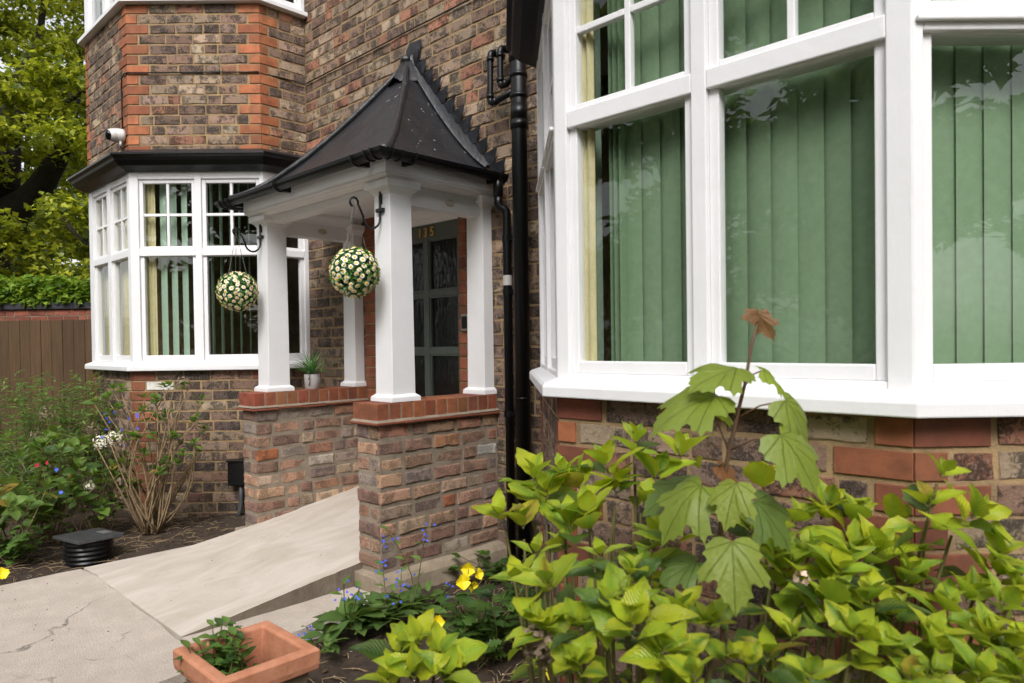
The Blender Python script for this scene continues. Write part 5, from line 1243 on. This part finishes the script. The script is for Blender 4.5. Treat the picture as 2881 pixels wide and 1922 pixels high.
s2 = leafy(-10, 1240, 4.5, 16, .30, .55, 'pale green broad-leaved shrub edging the path at the picture side', 52, [(.17, .29, .06), (.13, .24, .055)], sz=.13)
s2.e['label'] = 'pale green broad-leaved shrub edging the path behind the drain lid'
s3 = leafy(215, 1200, 5.05, 18, .22, .55, 'low leafy shrub with white blooms between the two hydrangeas', 53, BG, 'hyd', .10)
WHT = simple('white bloom', '#e9e4d2', '#d8d2b8', 50, .7)
r_ = random.Random(3)
for x, y, s_ in ((232, 1015, .06), (262, 1005, .065), (205, 1115, .04)): dried_head(at(x, y, 4.85), s_, s3.e, r_, WHT, 70)
tiny_flowers(s3, [at(r_.uniform(225, 320), r_.uniform(940, 1030), 5.2) for i in range(16)], BLUE, .014, r_)
REDP = simple('red petal', '#b3123a', None, rough=.6); tiny_flowers(s1, [at(85, 1068, 4.6), at(108, 1062, 4.6)], REDP, .015, r_); tiny_flowers(s1, [at(130, 1078, 4.5), at(140, 1130, 4.5)], BLUE, .014, r_)
def herb(px, D, n_st, wx, h, label, seed, pal):
    r_ = random.Random(seed); g = at(px, 900, D); g.z = 0; pl = Plant('willow_herb', label, 'plant', g)
    for i in range(n_st):
        base = g + RT * r_.uniform(-wx, wx) + FW * r_.uniform(-.35, .35); base.z = 0; hh = h * r_.uniform(.65, 1.0); t_ = base + RT * r_.gauss(0, .10) + V(0, 0, hh); pts = curve_pts(base, t_, .03, 8, r_); pl.stems.tube(pts, [.004 - .0025 * k / 8 for k in range(9)], 4, cap=False)
        for k in range(34): q = r_.uniform(.25, 1); p = base.lerp(t_, q); a = r_.uniform(0, 6.28); d = V(math.cos(a), math.sin(a), r_.uniform(-.1, .8)).normalized(); pl.leaf('lance', leaf_matrix(p, d, V(0, 0, 1) + rv(r_, .2), r_.uniform(.06, .11)), tint(pal, r_), r_)
    pl.finish(40, BARK)
HB = [(.12, .22, .05), (.16, .27, .06), (.10, .18, .05), (.22, .34, .07)]
herb(60, 6.6, 60, .75, 1.18, 'tall willowy herb with narrow leaves before the fence boards', 61, HB)
herb(160, 6.2, 55, .45, 1.2, 'dense narrow-leaved herb against the bay corner bricks', 62, HB)
herb(20, 5.7, 30, .4, .75, 'shorter narrow-leaved herb behind the broad-leaved shrub', 63, HB)
ferny(35, 1290, 16, .22, 'ferny ground weeds at the path edge near the drain lid', 64, [(.13, .25, .05), (.10, .19, .045)], 'fern', .10)
poppy(4, 1318, .03, 'yellow flower among ground weeds at the path edge', 99, on_z(4, 1318, .09))
# ---- twigs, chips and petals lying on the soil
rnd = random.Random(77); b = MB(); cset = [simple('dry twig', '#a08a6a', '#7a6548', 60, .9), simple('pale chip', '#d8d2c8', None, rough=.8), simple('dead leaf', '#5a4028', '#3f2d1e', 30, .9)]
def litter(n, xr, yr):
    for i in range(n):
        x, y = rnd.uniform(*xr), rnd.uniform(*yr); z = soil_z(x, y) + .004; a = rnd.uniform(0, 6.28); d = V(math.cos(a), math.sin(a), rnd.uniform(-.02, .1)); k = rnd.random()
        if k < .4: L = rnd.uniform(.03, .16); p = V(x, y, z + .004); b.tube([p, p + d * L * .5 + V(0, 0, .008), p + d * L], [.0022, .002, .001], 4, mi=0)
        else: s_ = rnd.uniform(.002, .006) if k < .72 else rnd.uniform(.008, .02); q = d.cross(V(0, 0, 1)); p = V(x, y, z + .003); b.add([p - d * s_, p + q * s_ * .7 + V(0, 0, s_ * .3), p + d * s_, p - q * s_ * .6 + V(0, 0, .001)], [(0, 1, 2, 3)], 1 if k < .72 else 2)
litter(900, (-6.2, -4.88), (.6, 2.6)); litter(900, (-2.98, -1.4), (.7, 2.9))
for i in range(60): x, y = rnd.uniform(-4.75, -3.0), rnd.uniform(-.2, 1.15); s_ = rnd.uniform(.003, .008); a = rnd.uniform(0, 6.28); d = V(math.cos(a), math.sin(a), 0); q = V(-d.y, d.x, 0); p = V(x, y, .056); b.add([p - d * s_, p + q * s_ * .4, p + d * s_, p - q * s_ * .4 + V(0, 0, .003)], [(0, 1, 2, 3)], 2)
for i in range(26): x, y = rnd.uniform(-4.5, -3.4), rnd.uniform(1.3, 2.3); s_ = rnd.uniform(.002, .006); a = rnd.uniform(0, 6.28); d = V(math.cos(a), math.sin(a), 0); q = V(-d.y, d.x, 0); p = V(x, y, ramp_z(y) + .005); b.add([p - d * s_, p + q * s_ * .4, p + d * s_, p - q * s_ * .4 + V(0, 0, .002)], [(0, 1, 2, 3)], 2)
tag(b.build('soil_litter', cset, recalc=False), 'dry twigs, chips and dead leaf scraps scattered on the soil', 'litter', kind='stuff')
# ------------------------------------------------------------------ behind the garden: fence, wall, ivy, trees
FD = 9.2
def fp(s, d, z): p = EYE + _f * (FD + d) + _r * s; return V(p.x, p.y, z)
class FPanel(Panel): pass
F0, F1 = fp(-10.5, 0, 0), fp(-4.6, 0, 0)
FP = Panel(F0.to_2d(), F1.to_2d())
t = NT('brown fence timber'); p = t.pos(); c = tint_source(t, 0)
n = t.noise(t.vscale(p, (14, 14, 1.1)), 2.2, 7, .7, .8); t.set(Base_Color=t.mix(t.ramp(n, .35, .7), c, t.mix(.55, c, (.02, .012, .008, 1))), Roughness=.85); t.bump(n, .004); M['timber'] = t.m
fence = thing('wooden_fence', 'brown close-boarded timber fence in front of a brick garden wall', 'fence', FP.p3(FP.w / 2, 0, 0))
rnd = random.Random(8); x = 0
while x < FP.w:
    wd = rnd.uniform(.125, .142); b = MB(); o_ = rnd.uniform(0, .003); b.pbox(FP, x, x + wd, .008 + o_, .026 + o_, .03, 1.745 + rnd.uniform(-.006, .006)); q = b.build('plank', M['timber'], fence, bevel=.003); k = rnd.uniform(.75, 1.2); q.color = (.105 * k, .058 * k, .024 * k, 1); x += wd + rnd.uniform(.003, .006)
for z in (.35, 1.0, 1.6): b = MB(); b.pbox(FP, 0, FP.w, -.04, .006, z, z + .07); q = b.build('rail', M['timber'], fence); q.color = (.09, .06, .035, 1)
gw = thing('garden_wall', 'red brick garden wall with dark coping tiles behind the timber fence', 'wall', FP.p3(FP.w / 2, -.3, 0))
GP = Panel(FP.pt(0, -.22), FP.pt(FP.w, -.22))
b = MB(); b.pbox(GP, 0, GP.w, -.22, -.008, -.1, 1.90); body = b.build('wall_core', M['mortar_grey'], gw)
GB = Brickwork(); GB.rect(GP, 2.4, GP.w, 1.645, 1.895, 'g', kind='red', pal=[hx(c) for c in ('#8a4a38', '#94503c', '#7f4434', '#9a5a44')], seed=5)
GB.emit({'g': body}, 110, gw)
TIL = simple('dark coping tile', '#2c2b30', '#3a3840', 20, .6)
x = 2.0
while x < GP.w: b = MB(); b.pbox(GP, x, x + .29, -.26, .035, 1.90, 1.985 + rnd.uniform(-.004, .004)); b.build('coping_tile', TIL, gw, bevel=.006); x += .296
def leaf_cloud(pts, size, pal, rnd, name, parent, mat, normal=None, jit=1.0):
    """many small leaf-shaped faces: each a bent five-point leaf"""
    Vs, Fs, Cs = [], [], []
    for i, p in enumerate(pts):
        d = rv(rnd).normalized(); d.z = d.z * .5 - .15; d.normalize(); up_ = V(rnd.gauss(0, .5), rnd.gauss(0, .5), 1).normalized(); s_ = d.cross(up_); s_ = s_.normalized() if s_.length > 1e-3 else V(1, 0, 0)
        L = size * rnd.uniform(.6, 1.25); o = len(Vs); w_ = L * .42; nn = s_.cross(d) * L * .10
        Vs += [p, p + d * L * .35 + s_ * w_ + nn, p + d * L * .6 + s_ * w_ * .55, p + d * L - nn * 1.5, p + d * L * .6 - s_ * w_ * .55, p + d * L * .35 - s_ * w_ + nn]
        Fs += [(o, o + 1, o + 2, o + 3), (o, o + 3, o + 4, o + 5)]; c = rnd.choice(pal); k = rnd.uniform(.7, 1.25); Cs += [(c[0] * k, c[1] * k, c[2] * k, 1)] * 6
    me = bpy.data.meshes.new(name); me.from_pydata([tuple(v) for v in Vs], [], Fs); me.materials.append(mat); a = me.attributes.new('tint', 'FLOAT_COLOR', 'POINT'); a.data.foreach_set('color', np.array(Cs, 'f').ravel()); me.update()
    return put(name, me, parent)
t = NT('tree leaf'); c = tint_source(t, 1); t.set(Base_Color=c, Roughness=.5); tr = t.n('ShaderNodeBsdfTranslucent'); t.l(t.mix(.3, c, (.45, .5, .02, 1)), tr.inputs[0]); mx = t.n('ShaderNodeMixShader'); mx.inputs[0].default_value = .5
t.l(t.b.outputs[0], mx.inputs[1]); t.l(tr.outputs[0], mx.inputs[2]); t.l(mx.outputs[0], t.out.inputs[0]); M['tree_leaf'] = t.m
TBARK = simple('dark tree bark', '#2a221b', '#16120e', 9, .95, .02, 14)
rnd = random.Random(15); pts = []
for i in range(9000):
    s = rnd.uniform(1.9, GP.w); h = 1.94 + .12 * math.sin(s * 3) + .36 * noise.noise((s * 1.7, 0, 0)) + .10
    z = rnd.uniform(1.97, 2.34 + .12 * noise.noise((s * 2, 1, 0))); pts.append(GP.p3(s, rnd.uniform(-.5, .07), z))
iv = leaf_cloud(pts, .085, [(.16, .30, .03), (.24, .38, .04), (.10, .20, .03), (.30, .42, .05)], rnd, 'ivy', None, M['tree_leaf'])
tag(iv, 'thick bright green ivy spilling over the garden wall coping', 'ivy', kind='stuff')
def tree(base, h, limbs, clumps, n_leaf, size, pal, label, seed, name='maple_tree', r0=.35, grp=None, flat=.45, crown_r=1.0):
    r_ = random.Random(seed); e = thing(name, label, 'tree', base, grp); base = Vector(base); b = MB()
    b.tube([base + V(0, 0, -.2), base + V(.05, .02, h * .25), base + V(-.05, .05, h * .5), base + V(.1, 0, h * .8), base + V(.1, 0, h)], [r0 * 1.15, r0, r0 * .8, r0 * .45, r0 * .12], 10)
    for L in limbs: P_ = [Vector(q) for q in L[0]]; b.tube(bend(P_, .5, 4), [L[1] * (1 - .8 * i / max(1, len(bend(P_, .5, 4)) - 1)) for i in range(len(bend(P_, .5, 4)))], 7)
    b.build('trunk', TBARK, e, smooth=True, recalc=False); pts = []
    per = n_leaf // len(clumps)
    for c, rr in clumps:
        c = Vector(c)
        for i in range(per):
            d = rv(r_); d.normalize(); q = r_.random() ** .45; pts.append(c + V(d.x * rr * q, d.y * rr * q, d.z * rr * flat * q))
    leaf_cloud(pts, size, pal, r_, 'crown', e, M['tree_leaf']); return e
# the big maple behind the garden wall
rnd = random.Random(4); TB = at(-40, 600, 12.8); TB.z = 0; clumps, limbs = [], []
for i in range(330):       # flat sprays of leaves in layers
    x, y = rnd.uniform(-330, 420), rnd.uniform(-260, 640); D = rnd.uniform(10.3, 16)
    if -20 < x < 120 and 400 < y < 490 and D < 12.7: continue
    clumps.append((at(x, y, D), rnd.uniform(.35, .75)))
tp = at
limbs = [([tp(5, 560, 12.8), tp(30, 480, 12.6), tp(75, 455, 12.3), tp(120, 390, 12), tp(150, 330, 11.8), tp(175, 220, 12), tp(190, 60, 12.5)], .30), ([tp(95, 445, 12.1), tp(150, 472, 11.9), tp(215, 485, 11.8), tp(330, 500, 11.8), tp(420, 470, 11.8)], .06), ([tp(15, 450, 12.6), tp(20, 300, 12.6), tp(40, 200, 12.6), tp(90, 100, 12.8), tp(110, -80, 13)], .22), ([tp(105, 452, 12), tp(150, 510, 11.6), tp(195, 560, 11.3), tp(260, 610, 11)], .05), ([tp(0, 640, 12.8), tp(80, 655, 12), tp(200, 660, 11.4), tp(300, 640, 11)], .06), ([tp(10, 330, 12.6), tp(120, 250, 11.9), tp(190, 215, 11.6), tp(260, 150, 11.5)], .06), ([tp(20, 520, 12.7), tp(-60, 420, 12.5), tp(-120, 300, 12.4)], .16)]
tree(TB, 8.5, limbs, clumps, 76000, .115, [(.36, .40, .03), (.46, .50, .035), (.24, .29, .03), (.10, .14, .02), (.07, .10, .018), (.50, .52, .04), (.54, .56, .05)], 'large spreading maple tree with yellow-green leaves behind the garden wall', 71, r0=.40, flat=.28)  # darkest and palest greens paint shaded and sunlit leaves into the crown
# trees further back and those across the street whose images show in the window glass
def round_tree(x, y, h, rr, label, seed, pal, n=9000, name='street_tree', size=.34, grp='trees facing the house'):
    r_ = random.Random(seed); cl = []
    for i in range(26): d = rv(r_); d.normalize(); q = r_.uniform(.3, 1); cl.append((V(x + d.x * rr * q, y + d.y * rr * q, h * .55 + d.z * h * .42 * q), rr * r_.uniform(.28, .45)))
    lb = [([V(x, y, h * .3), V(x + r_.uniform(-1, 1) * rr * .5, y + r_.uniform(-1, 1) * rr * .5, h * .6), V(x + r_.uniform(-1, 1) * rr, y + r_.uniform(-1, 1) * rr, h * .75)], .12) for k in range(6)]
    tree((x, y, -.1), h * .8, lb, cl, n, size, pal, label, seed, name, .22, grp, .6)
DP = [(.10, .17, .03), (.14, .22, .035), (.07, .12, .025), (.20, .28, .04)]
bx = at(60, 400, 19); round_tree(bx.x, bx.y, 9, 3.4, 'tree standing in the garden beyond the big maple', 81, DP + [(.25, .32, .04)], 7000, 'background_tree', .22, None)
bx = at(230, 500, 17); round_tree(bx.x - 1.5, bx.y + 1, 6.5, 2.6, 'rounded tree low behind the ivy-covered wall', 82, DP + [(.25, .32, .04)], 6000, 'background_tree', .2, None)
for i, (x, y, h, rr) in enumerate(((-12.5, -6.5, 9, 3.0), (-8.2, -10, 11, 3.2), (-3.6, -9.0, 10, 2.9), (.8, -11.5, 12, 3.2), (5.2, -9.2, 10.5, 2.8), (10.5, -7.5, 11, 3.0), (14, -2.0, 10, 2.8), (8.0, -14, 13, 3.4))): round_tree(x, y, h, rr, 'broad leafy tree standing across from the house, mirrored in the windows', 90 + i, DP)
def hedge():
    r_ = random.Random(6); pts = []
    for i in range(9000): s = r_.uniform(-16, 16); pts.append(V(s, -6.0 - .15 * abs(s) * 0 + r_.uniform(-.5, .5), r_.uniform(0, 2.5 + .4 * noise.noise((s, 0, 0)))))
    o = leaf_cloud(pts, .2, DP, r_, 'hedge', None, M['tree_leaf']); tag(o, 'clipped green boundary hedge facing the house across the garden', 'hedge', kind='stuff')
hedge()
# ------------------------------------------------------------------ lay the house bricks: the largest on view singly, the others joined
def occluder():
    b = MB(); b.sweep([AW, A0, AB, BC, C1, CW], [(-.01, -.1), (-.01, 3.2), (-.2, 3.2), (-.2, -.1)]); b.sweep([LB, L0, LF, FR, RW], [(-.01, -.1), (-.01, 4.6), (-.2, 4.6), (-.2, -.1)])
    b.box(-3.36, -3.16, 2.22, 3.09, 0, 1.05); b.box(-4.76, -4.57, 2.22, 3.09, 0, 1.05); b.box(CLX, CR, 2.3, 3.09, 2.2, 2.4)
    o = len(b.v); b.add([(EX0, EY, 2.4), (EX1, EY, 2.4), (EX1, 3.09, 2.4), (EX0, 3.09, 2.4), (APX, APY, 3.3)], [(0, 1, 4), (1, 2, 4), (3, 0, 4), (0, 1, 2, 3)])
    for cx in (CR, CLX): b.box(cx - .075, cx + .075, 2.32, 2.47, 1, 2.3)
    return BVHTree.FromPolygons([Vector(v) for v in b.v], b.f)
BW.emit(walls, 300, house, occluder())
